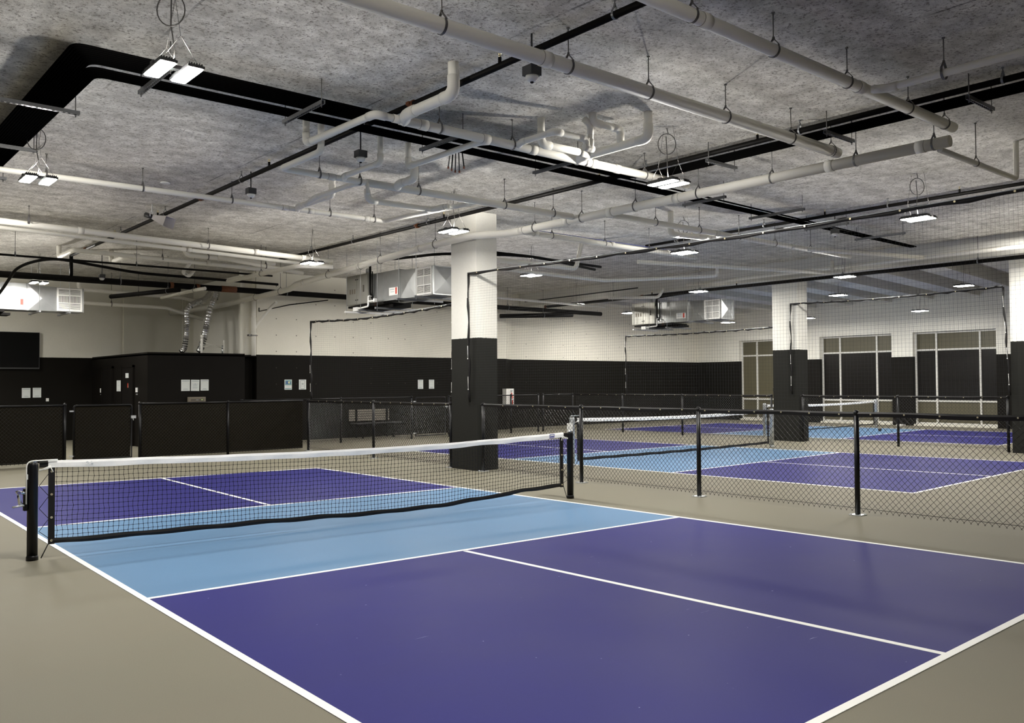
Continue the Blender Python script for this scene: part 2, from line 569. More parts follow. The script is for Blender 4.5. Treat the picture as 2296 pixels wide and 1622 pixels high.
court('large near court, navy and light blue, under the net with black posts',
      (-3.079, -6.747), (-3.032, -2.128), (-2.988, 2.218), (-2.94, 6.86), (3.118, -6.647), (2.995, -2.326), (2.875, 1.9), (2.751, 6.29),
      (.05, -6.68), (-.128, -2.24), (-.132, 2.06), (-.049, 6.56))
court('middle court behind the right-hand fence, under the net with silver posts',
      (7.049, -3.196), (6.785, .979), (6.52, 5.19), (6.25, 9.3), (13.227, -2.97), (12.835, 1.159), (12.473, 4.974), (12.1, 9.1),
      (10.134, -3.07), (9.715, 1.066), (9.445, 5.084), (9.3, 9.2))
court('farthest court in front of the tall windows',
      (17.359, -.45), (16.973, 3.533), (16.573, 7.621), (16.2, 11.75), (23.35, -.1), (23.001, 3.906), (22.71, 7.618), (22.4, 11.6),
      (20.75, -.25), (19.9, 3.71), (19.6, 7.62), (19.3, 11.68))

# ------------------------------------------------------------------ tennis-style nets and their posts
def net_post(label, x, y, H, mt, side, winch=False, r=.045, band_dir=1, boxed=False):
    og = Vector((x, y, 0))
    t = thing('net_post', label, 'net post', og)
    q = MB(); q.lathe([(r, .0), (r, H - .03), (r * .95, H - .015), (r * .75, H - .004), (0.004, H)], og, 20); q.build('post', mt, t, og)
    q = MB(); q.lathe([(r + .006, .002), (r + .006, .035), (r + .001, .045)], og, 20); q.build('base_collar', mt, t, og)
    q = MB(); q.tube([(x - .03 * side, y - .02, H - .005), (x + .03 * side, y - .02, H + .01)], .012, 10); q.lathe([(.022, H - .012), (.022, H + .006)], (x, y, 0), 12); q.build('pulley', M['chrome'], t, og)
    if winch:
        o = -side * (r + .012)
        q = MB(); q.box((x + min(o, o - side * .004) - .012, y - .028, .46), (x + max(o, o - side * .004) + .012, y + .028, .66)); q.build('winch_plate', M['pipeblk'], t, og)
        q = MB()
        a = x - side * (r + .02)
        q.tube([(a, y - .018, .62), (a - side * .055, y - .018, .635), (a - side * .04, y - .018, .53), (a - side * .005, y - .018, .50)], [.02, .02, .018, .012], 10)
        q.tube([(a - side * .05, y - .04, .63), (a - side * .05, y + .04, .63)], .016, 10)
        g = q.build('winch_body', M['chrome'], t, og)
        q = MB(); q.tube([(a - side * .01, y - .03, .512), (a - side * .105, y - .05, .505)], .0085, 8); q.build('winch_handle', M['steel'], g, og)
        q = MB(); q.box((x - side * (r + .001) - .003, y - .03, .745), (x - side * (r + .001) + .003, y + .012, .79)); q.build('sticker', M['paper'], t, og)
        # cable from the net band over the post down to the winch
        c = fillet([(x + side * .2, y - .03, H + .012), (x - side * (r + .012), y - .03, H + .012), (x - side * (r + .012), y - .03, .52)], .06)
        q = MB(); q.tube(c, .006, 8); q.build('cable', M['rope'], t, og)
    if boxed:
        q = MB(); q.box((x - r - .05, y - .05, .66), (x - r + .01, y + .05, .82)); q.build('winch_box', M['white'], t, og)
        c = fillet([(x + side * .25, y, H + .03), (x - side * (r + .02), y, H + .03), (x - side * (r + .02), y, .8)], .05)
        q = MB(); q.tube(c, .007, 8); q.build('cable', M['steel'], t, og)
    return t

def court_net(label, A, B, Hs, cell, rs, bot, bandh=.066, label_at=None, ties=True, sides=True, grom=True, bh=.05, wob=.008):
    """A, B post bases (xy); Hs(s) top height, bot(s) bottom height along the net"""
    A, B = Vector((*A, 0)), Vector((*B, 0))
    L = (B - A).length
    d = (B - A) / L
    n = Vector((-d.y, d.x, 0))
    if n.y > 0: n = -n                     # n points towards the viewer's half
    og = (A + B) / 2
    t = thing('court_net', label, 'net', og)
    P = lambda s, z, off=0.: A + d * (s * L) + n * off + Vector((0, 0, z))
    s0, s1 = .155 / L, 1 - .155 / L
    # netting
    rnd = random.Random(3)
    q = MB()
    K = int((s1 - s0) * L / cell)
    zb = lambda s: bot(s) + bh * .6
    zt = lambda s: Hs(s) - bandh + .004
    R = int((Hs(.02) - bot(.02) - bandh) / cell)
    jit = {}
    def node(i, j):
        if (i, j) not in jit: jit[i, j] = (rnd.uniform(-1, 1) * wob * .5 + math.sin(i * .35 + j * .8) * wob * .35, rnd.uniform(-1, 1) * wob * .22)
        s = s0 + (s1 - s0) * i / K
        z = zb(s) + (zt(s) - zb(s)) * j / R
        jx, jz = jit[i, j] if 0 < i < K and 0 < j < R else (0, 0)
        return P(s + jx / L, z + jz)
    for j in range(0, R + 1):
        for i in range(K):
            q.bar(node(i, j), node(i + 1, j), rs)
    for i in range(K + 1):
        for j in range(R):
            q.bar(node(i, j), node(i, j + 1), rs)
            if ties and 0 < j: q.rbox(node(i, j), d * rs * 1.7, n * rs * 1.7, Vector((0, 0, rs * 1.7)))
    o = q.build('netting', M['cord'], t, og)
    # head band: folded canvas, slightly crumpled
    q = MB()
    k = 90
    for sgn in (1, -1):
        for i in range(k):
            a0, a1 = s0 - .03 / L + (s1 - s0 + .06 / L) * i / k, s0 - .03 / L + (s1 - s0 + .06 / L) * (i + 1) / k
            rows = [(0, .004), (.3, .011), (.75, .009), (1, .007)]
            for (u0, o0), (u1, o1) in zip(rows, rows[1:]):
                f = lambda s, u, o_: P(s, Hs(s) - bandh * u + (.004 * math.sin(s * 47) * math.sin(s * 13 + u) if u > .5 else 0), sgn * (o_ + .002 * math.sin(s * 90 + u * 3)))
                pts = [f(a0, u0, o0), f(a1, u0, o0), f(a1, u1, o1), f(a0, u1, o1)]
                if sgn < 0: pts.reverse()
                q.quad(*pts)
                q.sm[-1] = True
    q.tube([P(s0 - .03 / L + (s1 - s0 + .06 / L) * i / 40, Hs(s0 + (s1 - s0) * i / 40) - .001) for i in range(41)], .005, 8)
    hb = q.build('headband', M['band'], t, og)
    if label_at:
        a0, a1 = label_at
        q = MB(); e = .0155
        def lq(u0, u1, z0, z1, off, mi):
            sa, sb = a0 + (a1 - a0) * u0, a0 + (a1 - a0) * u1
            q.quad(P(sa, Hs(sa) - bandh * (1 - z0), off), P(sb, Hs(sb) - bandh * (1 - z0), off), P(sb, Hs(sb) - bandh * (1 - z1), off), P(sa, Hs(sa) - bandh * (1 - z1), off), mi)
        lq(0, 1, .02, .36, e, 2); lq(0, 1, .36, .92, e, 0); lq(.08, .88, .56, .80, e + .001, 1)
        lq(.08, .25, .50, .80, e + .001, 1)
        q.build('label', [M['bluelabel'], M['white'], M['greylabel']], hb, og)['label'] = 'blue maker label with white lettering strip'
        q = MB()
        for du, dz, ww, hh in ((0, .62, .010, .10), (.012, .5, .012, .08), (.006, .72, .014, .05), (.042, .75, .010, .05), (.044, .42, .018, .1), (-.008, .26, .07, .03)):
            sa = .068 + du / L; sb = sa + ww / L
            q.quad(*[P(s, Hs(s) - bandh * (1 - z), e) for s, z in ((sa, dz), (sb, dz), (sb, dz + hh), (sa, dz + hh))])
        q.build('printed_mark', M['ink'], hb, og)
    # bottom band
    q = MB()
    for i in range(70):
        a0, a1 = s0 + (s1 - s0) * i / 70, s0 + (s1 - s0) * (i + 1) / 70
        for sgn in (1, -1):
            f = lambda s, u: P(s, bot(s) + bh * u + .004 * math.sin(s * 60 + u), sgn * (.004 + .006 * math.sin(u * PI) + .003 * math.sin(s * 120)))
            pr_ = [(0, .5), (.5, 1)]
            for u0, u1 in pr_:
                pts = [f(a0, u0), f(a1, u0), f(a1, u1), f(a0, u1)]
                if sgn < 0: pts.reverse()
                q.quad(*pts); q.sm[-1] = True
    q.build('bottom_band', M['vinyl'], t, og)
    if sides:
        for e_, sg in ((s0, 1), (s1, -1)):
            q = MB()
            z0, z1 = bot(e_) - .004, Hs(e_) - bandh + .002
            a = P(e_, (z0 + z1) / 2)
            q.rbox(a, d * .027, n * .006, Vector((0, 0, (z1 - z0) / 2)))
            sb = q.build('side_band', M['vinyl'], t, og)
            if grom:
                for kz in range(4):
                    z = z0 + .035 + (z1 - z0 - .07) * kz / 3
                    g = MB(); c = P(e_ + .008 / L * 0, z, .006)
                    g.tube([c, c + n * .004], .011, 12); g.build('grommet', M['brass'], sb, og)
            # lacing to the post
            q = MB()
            post = A if sg > 0 else B
            px = post + d * (.052 * sg)
            zz = [z1 - .05, z1 - .16, z1 - .26, z1 - .37, z1 - .47, z1 - .58, z0 + .06]
            prev = None
            for kz, z in enumerate(zz):
                p = (px if kz % 2 else P(e_ - .024 * sg / L, z)).copy(); p.z = z
                p += n * .012
                if prev is not None: q.tube([prev, p], .0028, 5)
                prev = p
            q.tube([P(e_ - .02 * sg / L, z0 + .02, .01), post + d * (.07 * sg) + Vector((0, 0, .012)) + n * .01], .005, 6)
            q.build('lacing', M['cord'], t, og)
            q = MB()
            p0, p1 = P(e_ - .01 * sg / L, z1 + .004, .012), post + d * (.05 * sg) + n * .012 + Vector((0, 0, z1 - .012))
            q.tube([p0, (p0 + p1) / 2 + Vector((0, 0, -.008)), p1], .005, 7)
            q.tube([p0, p0 + d * (.02 * sg) + Vector((0, 0, -.045))], .005, 7)
            q.tube([p0 + Vector((0, 0, .01)), p0 + d * .03 * -sg, p1 + Vector((0, 0, -.012))], .007, 7)
            q.build('tie_cord', M['rope'], t, og)
            q = MB()
            q.rbox((P(e_ - .05 * sg / L, Hs(e_) - bandh * .5)), d * .05, n * .004, Vector((0, 0, bandh * .38)))
            q.build('strap_end', M['vinyl'], t, og)
    return t

A1, B1 = (-3.305, .127), (3.207, -.2)
def H1(s):
    return .902 - .058 * math.sin(PI * min(1, max(0, s)) ** .92) if s < 1 else .902
def interp(tab):
    def f(s):
        s = min(max(s, tab[0][0]), tab[-1][0])
        for (a, x), (c, y) in zip(tab, tab[1:]):
            if s <= c: 
                u = (s - a) / (c - a); u = u * u * (3 - 2 * u)
                return x + (y - x) * u
        return tab[-1][1]
    return f
H1 = interp([(0, .904), (.13, .886), (.27, .864), (.42, .849), (.55, .846), (.68, .852), (.8, .872), (.9, .893), (1, .913)])
bot1 = interp([(0, .135), (.13, .118), (.3, .106), (.42, .090), (.53, .07), (.67, .07), (.75, .098), (.83, .125), (.88, .155), (1, .172)])
court_net('near pickleball net, white-topped black mesh across the large near court', A1, B1, H1, .0445, .0021, bot1, label_at=(.9425, .9555))
net_post('black net post with chrome winch at the left end of the near net', *A1, .90, M['black'], 1, winch=True)
net_post('black net post at the right end of the near net', *B1, .92, M['black'], -1)

A2, B2 = (6.44, 3.12), (13.1, 3.12)
H2 = lambda s: .915 - .05 * math.sin(PI * min(1, max(0, s)))
bot2 = lambda s: .10 - .02 * math.sin(PI * min(1, max(0, s)))
court_net('net of the middle court, seen through the right-hand chain-link fence', A2, B2, H2, .06, .0013, bot2, ties=False, grom=False, bh=.055, wob=.003)
net_post('silver net post with white winch box at the left end of the middle net', *A2, .93, M['steel'], 1, boxed=True)
net_post('silver net post at the right end of the middle net, left of the middle pillar', *B2, .93, M['steel'], -1, r=.05)
A3, B3 = (16.8, 5.8), (23.4, 5.8)
court_net('net of the farthest court, passing behind the middle pillar', A3, B3, H2, .08, .0012, bot2, ties=False, grom=False, bh=.03, wob=.003)
net_post('silver net post left of the middle pillar, at the near end of the farthest net', *A3, .95, M['steel'], 1, r=.05)
net_post('silver net post at the far end of the farthest net, before a window', *B3, .95, M['steel'], -1, r=.06)

# ------------------------------------------------------------------ chain-link fences
FH = 1.22
def fence_frame(a, c):
    a, c = Vector((*a, 0)), Vector((*c, 0))
    return a, c, (c - a).normalized(), (c - a).length

def chain_mesh(q, a, d, s0, s1, z0, z1, pitch=.0718, r=.0026):
    """woven diamond wire between s0..s1 along d"""
    h = pitch * 1.03
    rows = int((z1 - z0) / h)
    H_ = rows * h
    n = int((s1 - s0) / pitch)
    off = Vector((-d.y, d.x, 0)) * r
    def seg(sa, za, sb, zb, o):
        # clip to s0..s1
        if sa > sb: sa, za, sb, zb = sb, zb, sa, za
        if sb <= s0 or sa >= s1: return
        if sa < s0: za += (zb - za) * (s0 - sa) / (sb - sa); sa = s0
        if sb > s1: zb = za + (zb - za) * (s1 - sa) / (sb - sa); sb = s1
        if sb - sa < .01: return
        q.bar(a + d * sa + o + Vector((0, 0, za)), a + d * sb + o + Vector((0, 0, zb)), r)
    W_ = rows * pitch
    k = -rows
    while s0 + k * pitch < s1:
        s = s0 + k * pitch
        seg(s, z0, s + W_, z0 + H_, off)
        seg(s, z0 + H_, s + W_, z0, -off)
        k += 1
    # twisted knuckles under the bottom row
    for i in range(n):
        p = a + d * (s0 + i * pitch) + Vector((0, 0, z0))
        q.bar(p + Vector((0, 0, .004)), p - d * .006 - Vector((0, 0, .012)), r)
        q.bar(p + Vector((0, 0, .004)), p + d * .006 - Vector((0, 0, .012)), r)

def post_part(q, p, r=.031, H=FH):
    q.lathe([(r, .006), (r, H)], (p.x, p.y, 0), 12)
    q.lathe([(r + .004, H - .03), (r + .004, H + .004), (r * .7, H + .022), (.003, H + .03)], (p.x, p.y, 0), 12)

def fence(label, a, c, posts, band=True, screen=False, plates=True, zfree=.055, rail_hi=True, end_gap=.0, group=None, seen=None):
    a, c, d, L = fence_frame(a, c)
    n = Vector((-d.y, d.x, 0))
    og = (a + c) / 2
    t = thing('chain_link_fence', label, 'fence', og, group)
    q = MB(); chain_mesh(q, a, d, end_gap, L - end_gap, zfree, FH - .02); q.build('wire_mesh', M['wire'], t, og)
    q = MB(); q.tube([a + d * end_gap + Vector((0, 0, FH - .015)), c - d * end_gap + Vector((0, 0, FH - .015))], .020, 12); q.build('top_rail', M['black'], t, og)
    q = MB(); q.tube([a + d * end_gap + Vector((0, 0, zfree + .03)), c - d * end_gap + Vector((0, 0, zfree + .03))], .003, 6); q.build('tension_wire', M['wire'], t, og)
    if band:
        q = MB()
        k = max(6, int(L / .3))
        for sg in (1, -1):
            for i in range(k):
                s0, s1 = end_gap + (L - 2 * end_gap) * i / k, end_gap + (L - 2 * end_gap) * (i + 1) / k
                for (z0, o0), (z1, o1) in (((-.055, .012), (-.015, .024)), ((-.015, .024), (.006, .012))):
                    w0, w1 = .006 * math.sin(s0 * 4.1), .006 * math.sin(s1 * 4.1)
                    pts = [a + d * s0 + n * sg * o0 + Vector((0, 0, FH + z0 + w0)), a + d * s1 + n * sg * o0 + Vector((0, 0, FH + z0 + w1)), a + d * s1 + n * sg * o1 + Vector((0, 0, FH + z1 + w1 * .3)), a + d * s0 + n * sg * o1 + Vector((0, 0, FH + z1 + w0 * .3))]
                    if sg < 0: pts.reverse()
                    q.quad(*pts); q.sm[-1] = True
        bd = q.build('top_cover', M['vinyl'], t, og)
        gm = None
        for i in range(int(L / .40)):
            s = end_gap + .16 + i * .40
            if s > L - end_gap: break
            p = a + d * s + Vector((0, 0, FH - .022 + .004 * math.sin(s * 4.1)))
            if gm is None:
                q = MB(); q.tube([p - n * .0265, p + n * .0265], .0095, 8); gm = q.build('grommet', M['brass'], bd, og); gp = p
            else:
                g2 = gm.copy(); COL.objects.link(g2); g2.parent = bd; g2.location = p - gp
    if screen:
        q = MB(); q.rbox(og + n * .014 + Vector((0, 0, (FH + .02) / 2)), d * (L / 2 - end_gap), n * .0015, Vector((0, 0, (FH - .10) / 2)))
        q.build('windscreen', M['windscreen'], t, og)
    for s in posts:
        p = a + d * s
        q = MB(); post_part(q, p); po = q.build('post', M['black'], t, og)
        if plates:
            q = MB(); q.rbox(p + Vector((0, 0, .005)), d * .075, n * .075, Vector((0, 0, .005)))
            for i, j in ((-1, -1), (1, -1), (1, 1), (-1, 1)):
                q.lathe([(.009, .01), (.009, .02)], tuple(p + d * .055 * i + n * .055 * j), 8)
            q.build('base_plate', M['steel'], po, og)
        for z in (.35, .75, 1.05):
            q = MB(); q.tube([p + n * .034 + d * .03 + Vector((0, 0, z)), p - n * .034 + d * .03 + Vector((0, 0, z))], .003, 6)
            q.build('tie_wire', M['wire'], po, og)
    return t

fence('long chain-link fence between the near and middle courts, right of the nearest pillar', (4.62, -7.6), (4.62, 3.6), [11.15, 8.62, 6.29, 3.95, 1.7])
fence('chain-link fence between the nearest pillar and the screened fence corner', (4.62, 4.52), (4.66, 10.5), [.03, 2.88, 5.93])
fence('screened chain-link fence left of the gate, behind the near court', (-6.9, 10.62), (-.60, 10.62), [.05, 2.4, 4.7, 6.27], band=False, screen=True, plates=False)
fence('screened chain-link fence between the gate and the fence corner', (.80, 10.62), (4.6, 10.62), [.03, 1.95], band=False, screen=True, plates=False)
fence('chain-link fence in front of the black back wall, left of its gate', (3.75, 12.3), (8.86, 12.3), [.03, 2.8, 5.08], band=False, plates=False)
fence('chain-link fence in front of the back wall, beside the red fire extinguisher', (10.12, 12.3), (13.75, 12.3), [.03, 2.45, 3.6], band=False, plates=False)
fence('short chain-link fence panel ending at the far fence corner', (13.9, 12.3), (15.3, 12.3), [.03, 1.37], band=False, plates=False)
fence('chain-link fence between the middle pillar and the back wall', (15.33, 4.56), (15.33, 12.2), [.03, 3.1, 5.5], plates=False)
fence('chain-link fence between the middle and right-hand pillars', (15.33, -1.42), (15.33, 3.68), [.03, 2.5, 5.06], plates=False)

def gate(label, a, c, screen):
    a, c, d, L = fence_frame(a, c)
    n = Vector((-d.y, d.x, 0)); og = (a + c) / 2
    t = thing('fence_gate', label, 'gate', og)
    q = MB()
    q.tube(fillet([a + Vector((0, 0, .08)), a + Vector((0, 0, FH - .03)), c + Vector((0, 0, FH - .03)), c + Vector((0, 0, .08))], .05) + [a + Vector((0, 0, .08))], .020, 10)
    q.build('gate_frame', M['black'], t, og)
    q = MB(); chain_mesh(q, a, d, .03, L - .03, .09, FH - .04); q.build('wire_mesh', M['wire'], t, og)
    if screen:
        q = MB(); q.rbox(og + n * .014 + Vector((0, 0, .62)), d * (L / 2 - .02), n * .0015, Vector((0, 0, .55))); q.build('windscreen', M['windscreen'], t, og)
    for z in (.16, 1.08):
        q = MB(); q.rbox(a - d * .035 + Vector((0, 0, z)), d * .045, n * .018, Vector((0, 0, .014)))
        q.build('hinge', M['steel'], t, og)
    q = MB(); q.rbox(c + d * .035 + Vector((0, 0, .93)), d * .05, n * .02, Vector((0, 0, .03))); q.tube([c + d * .02 - n * .03 + Vector((0, 0, .9)), c + d * .02 - n * .06 + Vector((0, 0, .86))], .009, 8)
    q.build('latch', M['steel'], t, og)
    return t
gate('narrow screened gate between the two black-screened fence runs', (-.46, 10.62), (.66, 10.62), True)
gate('chain-link gate in the fence before the back wall', (8.97, 12.3), (10.02, 12.3), False)

# ------------------------------------------------------------------ overhead divider nets
def divider(label, X, y0, y1, top, side0=True, side1=True, zb=FH + .03, slant0=0.):
    """hanging ball-stop netting in the plane x = X; top(u) gives the rope height, u from y0 to y1"""
    og = Vector((X, (y0 + y1) / 2, zb))
    t = thing('divider_net', label, 'divider net', og)
    L = y1 - y0
    P = lambda u, v: Vector((X + .015 * math.sin(u * 9 + v * 2), y0 + L * u + slant0 * (1 - u) * (1 - v), zb + (top(u) - zb) * v))
    q = MB()
    K = int(L / .0445); R = int((top(.5) - zb) / .0445)
    for i in range(K + 1):
        prev = P(i / K, 0)
        for j in range(1, 7):
            p = P(i / K, j / 6); q.bar(prev, p, .0008); prev = p
    for j in range(R + 1):
        prev = P(0, j / R)
        for i in range(1, 25):
            p = P(i / 24, j / R); q.bar(prev, p, .0008); prev = p
    q.build('netting', M['netting'], t, og)
    q = MB(); k = 40
    q.tube([P(i / k, 1) + Vector((0, 0, .012 + .010 * math.sin(i * 1.9))) for i in range(k + 1)], [.024 + .006 * math.sin(i * 2.3) for i in range(k + 1)], 8)
    bd = q.build('top_binding', M['vinyl'], t, og)
    q = MB(); q.tube([P(i / k, 1) + Vector((-.02, 0, .03)) for i in range(k + 1)], .004, 6); q.build('support_cable', M['steel'], t, og)
    for i in range(int(L / .6)):
        q = MB(); p = P((i + .5) / int(L / .6), 1) + Vector((-.03, 0, .012)); q.tube([p, p + Vector((-.005, 0, 0))], .012, 8)
        q.build('grommet', M['brass'], bd, og)
    for on, u in ((side0, 0), (side1, 1)):
        if not on: continue
        q = MB(); q.tube([P(u, i / 16) + Vector((0, .014 * math.sin(i * 1.1), 0)) for i in range(17)], [.018 + .007 * math.sin(i * 1.7) for i in range(17)], 8)
        sb = q.build('side_binding', M['vinyl'], t, og)
        for i in range(4):
            a, c = P(u, .1 + i * .24) + Vector((-.026, 0, 0)), P(u, .2 + i * .24) + Vector((-.026, 0, 0))
            q = MB(); q.tube([a, c], .004, 6); q.tube([a, a + Vector((-.004, 0, 0))], .012, 8)
            q.build('lacing', M['rope'], sb, og)
    return t
divider('large hanging net above the fence, right of the nearest pillar', 4.54, -7.6, 3.86, lambda u: 3.60 - .10 * math.sin(PI * u ** .75), side0=False)
divider('hanging net left of the nearest pillar, before the back wall', 4.66, 4.55, 10.3, lambda u: 3.09 - .07 * math.sin(PI * u))
divider('hanging net between the middle pillar and the back wall', 15.33, 4.5, 9.9, lambda u: 3.04 - .03 * math.sin(PI * u))
divider('hanging net between the middle and right-hand pillars', 15.26, -1.35, 3.92, lambda u: 3.63 - .05 * math.sin(PI * u), slant0=-.12)

# ------------------------------------------------------------------ LED lights
def added_fill_data():
    """upward share of the fixture's light: a wide photometric spread over the slab"""
    ld = bpy.data.lights.new('added_fill', 'POINT')
    ld.energy = FILL_POWER
    ld.color = (1.0, .955, .88)
    ld.shadow_soft_size = .04
    ld.use_nodes = True
    nt = ld.node_tree
    em = nt.nodes['Emission']
    tc = nt.nodes.new('ShaderNodeTexCoord')
    s = nt.nodes.new('ShaderNodeSeparateXYZ')
    nt.links.new(tc.outputs['Normal'], s.inputs[0])
    sn = math_node(nt, 'MULTIPLY', s.outputs[2], UPSIGN)
    c = math_node(nt, 'MAXIMUM', sn, .29)
    f = math_node(nt, 'DIVIDE', 1., math_node(nt, 'POWER', c, 3.))
    f = math_node(nt, 'MULTIPLY', f, ramp(nt, sn, .03, .30))
    nt.links.new(f, em.inputs['Strength'])
    return ld
FILL_POWER, UPSIGN = 4.2, 1.
FILL_DATA = added_fill_data()

def light_proto(name, coil):
    t = thing(name, 'x', 'light', (0, 0, 4.05), 'hanging LED lights')
    for sx in (-1, 1):
        x = sx * .105
        q = MB()
        q.box((x - .065, -.215, .008), (x + .065, .215, .03))
        for k in range(6): q.box((x - .055 + k * .02, -.2, .03), (x - .047 + k * .02, .2, .05))
        h = q.build('housing', M['camgrey'], t)
        q = MB()
        pts = []
        for cx, cy, a0 in ((.04, .185, 0), (-.04, .185, 90), (-.04, -.185, 180), (.04, -.185, 270)):
            for k in range(5):
                a = math.radians(a0 + k * 22.5); pts.append((x + cx + .016 * math.cos(a), cy + .016 * math.sin(a), .002))
        n = len(q.v); k = len(pts)
        q.v += pts + [(p[0], p[1], .008) for p in pts]
        q.face([n + i for i in reversed(range(k))])
        for i in range(k): q.face((n + i, n + (i + 1) % k, n + k + (i + 1) % k, n + k + i))
        q.build('lens', M['lens'], h)
    q = MB(); q.box((-.17, -.03, .03), (.17, .03, .06)); q.build('bridge_bracket', M['camgrey'], t)
    for sy in (-1, 1):
        q = MB()
        top = (-.05 if sy < 0 else .06, sy * .12, CEIL - 4.05)
        q.tube([(-.15, sy * .16, .03), (0, sy * .16, .25), (.15, sy * .16, .03)], .0022, 5)
        q.tube([(0, sy * .16, .25), top], .0022, 5)
        q.build('hanging_wire', M['rod'], t)
    q = MB()
    if coil:
        c = Vector((-.02, 0, .5))
        ring = [(c.x + .085 * math.cos(a), c.y - .07 * math.cos(a), c.z + .13 * math.sin(a)) for a in [2 * PI * i / 20 for i in range(20)]]
        q.tube(ring, .0055, 6, closed=True)
        q.tube([(c.x + .03, c.y, c.z + .13), (c.x, c.y, CEIL - 4.05)], .0055, 6)
        q.tube([(0, 0, .06), (.02, .03, .2), (c.x, c.y, c.z - .12), (c.x + .01, c.y + .02, c.z + .1)], .0055, 6)
    else:
        q.tube([(0, 0, .06), (.05, .03, .22), (-.02, -.02, .4), (.02, 0, CEIL - 4.05)], .005, 6)
    q.build('power_cord', M['rod'], t)
    lo = bpy.data.objects.new('added_fill', FILL_DATA); COL.objects.link(lo); lo.parent = t; lo.location = (0, 0, .09)  # unseen fill source added above the housing to lift the ceiling
    return t

LAMPS = [
    (-2.75, -1.93, 4.07, 1, 'large double-panel LED light nearest the viewer, under the black conduit bend'),
    (-2.75, 2.72, 4.05, 1, 'double-panel LED light at the left edge, above the screened fence'),
    (3.2, -2.0, 4.03, 1, 'bright LED light with a looped cord, in front of the long sloping white drain'),
    (3.2, 2.49, 4.05, 0, 'LED light in front of the top of the nearest pillar'),
    (3.15, 7.3, 4.05, 0, 'LED light among the white pipes left of the nearest pillar'),
    (-.47, 13.75, 3.985, 0, 'LED light hanging right in front of the left air handler'),
    (8.05, -2.85, 4.05, 1, 'LED light high behind the big hanging net at the right'),
    (8.0, 1.62, 4.05, 1, 'LED light behind the net, above the grille end of the far air handler'),
    (8.0, 6.07, 4.05, 0, 'LED light just right of the nearest pillar, behind the net'),
    (13.95, 10.72, 4.05, 0, 'LED light below the capped black sprinkler main at the back wall'),
    (17.9, 12.1, 4.05, 0, 'LED light left of the far air handler, before the cream back wall'),
    (13.97, 5.95, 4.05, 0, 'LED light directly above the far air handler'),
    (22.3, 11.06, 3.83, 0, 'small LED light under the grille of the far air handler'),
    (14.05, 1.69, 4.05, 0, 'LED light above and right of the middle pillar, at the girder'),
    (18.05, 4.12, 4.05, 0, 'LED light right of the middle pillar, below the one at the girder'),
    (22.3, 7.69, 3.79, 0, 'small LED light at the right edge of the middle pillar, above the windows'),
    (18.4, .76, 4.05, 0, 'LED light left of the right-hand pillar, under the ceiling ribs'),
    (22.3, 3.72, 3.78, 0, 'small LED light above the window nearest the right-hand pillar'),
]
protos = {}
for x, y, z, coil, label in LAMPS:
    if coil not in protos:
        t = light_proto('led_light', coil); protos[coil] = t
        t.location = (x, y, z); t['label'] = label
    else:
        d_ = dup(protos[coil], (x, y, z), 0, label)
        if x > 13:                          # the far fixtures go without the added ceiling fill
            for ch in list(d_.children):
                if ch.type == 'LIGHT': bpy.data.objects.remove(ch)
# the same grid of lights continues over the part of the hall behind the viewpoint
for x, y in ((-2.75, -6.6), (13.95, -2.6), (18.2, -3.8), (-2.75, 7.3), (-2.75, 12.0), (-2.75, 16.4), (8.0, 10.75)):
    dup(protos[0], (x, y, 4.06), 0, 'hanging LED light of the rows outside the view')

# ------------------------------------------------------------------ pipes
HANG = {}
def hanger(parent, og, p, r, axis, mt='rod'):
    """clevis hanger: threaded rod from the slab and a strap ring round the pipe"""
    key = (round(r, 3), axis, round(p[2], 2), mt)
    if key not in HANG:
        q = MB()
        a = Vector((1, 0, 0)) if axis == 'X' else Vector((0, 1, 0))
        nrm = Vector((-a.y, a.x, 0))
        c = Vector((0, 0, 0))
        ring = []
        for i in range(-7, 8):
            an = -PI / 2 + i * PI / 10.5
            ring.append(c + nrm * (math.cos(an) * (r + .004)) + Vector((0, 0, math.sin(an) * (r + .004))))
        topz = r + .05
        pts = [c + Vector((0, 0, topz))] + [ring[0] + Vector((0, 0, .012))] + ring + [ring[-1] + Vector((0, 0, .012))] + [c + Vector((0, 0, topz))]
        for u, v in zip(pts, pts[1:]):
            mid = (u + v) / 2; dd = (v - u)
            q.rbox(mid, dd * .55, a * .011, dd.cross(a).normalized() * .0022)
        q.tube([(0, 0, topz - .02), (0, 0, CEIL - p[2])], .0055, 6)
        q.lathe([(.011, topz - .004), (.011, topz + .012)], (0, 0, 0), 6)
        q.lathe([(.016, CEIL - p[2] - .012), (.016, CEIL - p[2])], (0, 0, 0), 8)
        HANG[key] = q.build('hanger', M[mt], parent)
        o = HANG[key]
    else:
        o = HANG[key].copy(); COL.objects.link(o); o.parent = parent
    o.location = Vector(p) - Vector(og)
    return o

def joint(parent, og, p, d, r, L=.10, name='coupling', mt='pvcj', ring=True):
    p = Vector(p); d = Vector(d).normalized()
    q = MB(); q.tube([p - d * L / 2, p + d * L / 2], r + .006, 16)
    if ring:
        for s in (-1, 1): q.tube([p + d * (s * (L / 2 - .001)), p + d * (s * (L / 2 + .004))], r + .0035, 16, 1)
    return q.build(name, [M[mt], M['smudge']], parent, og)

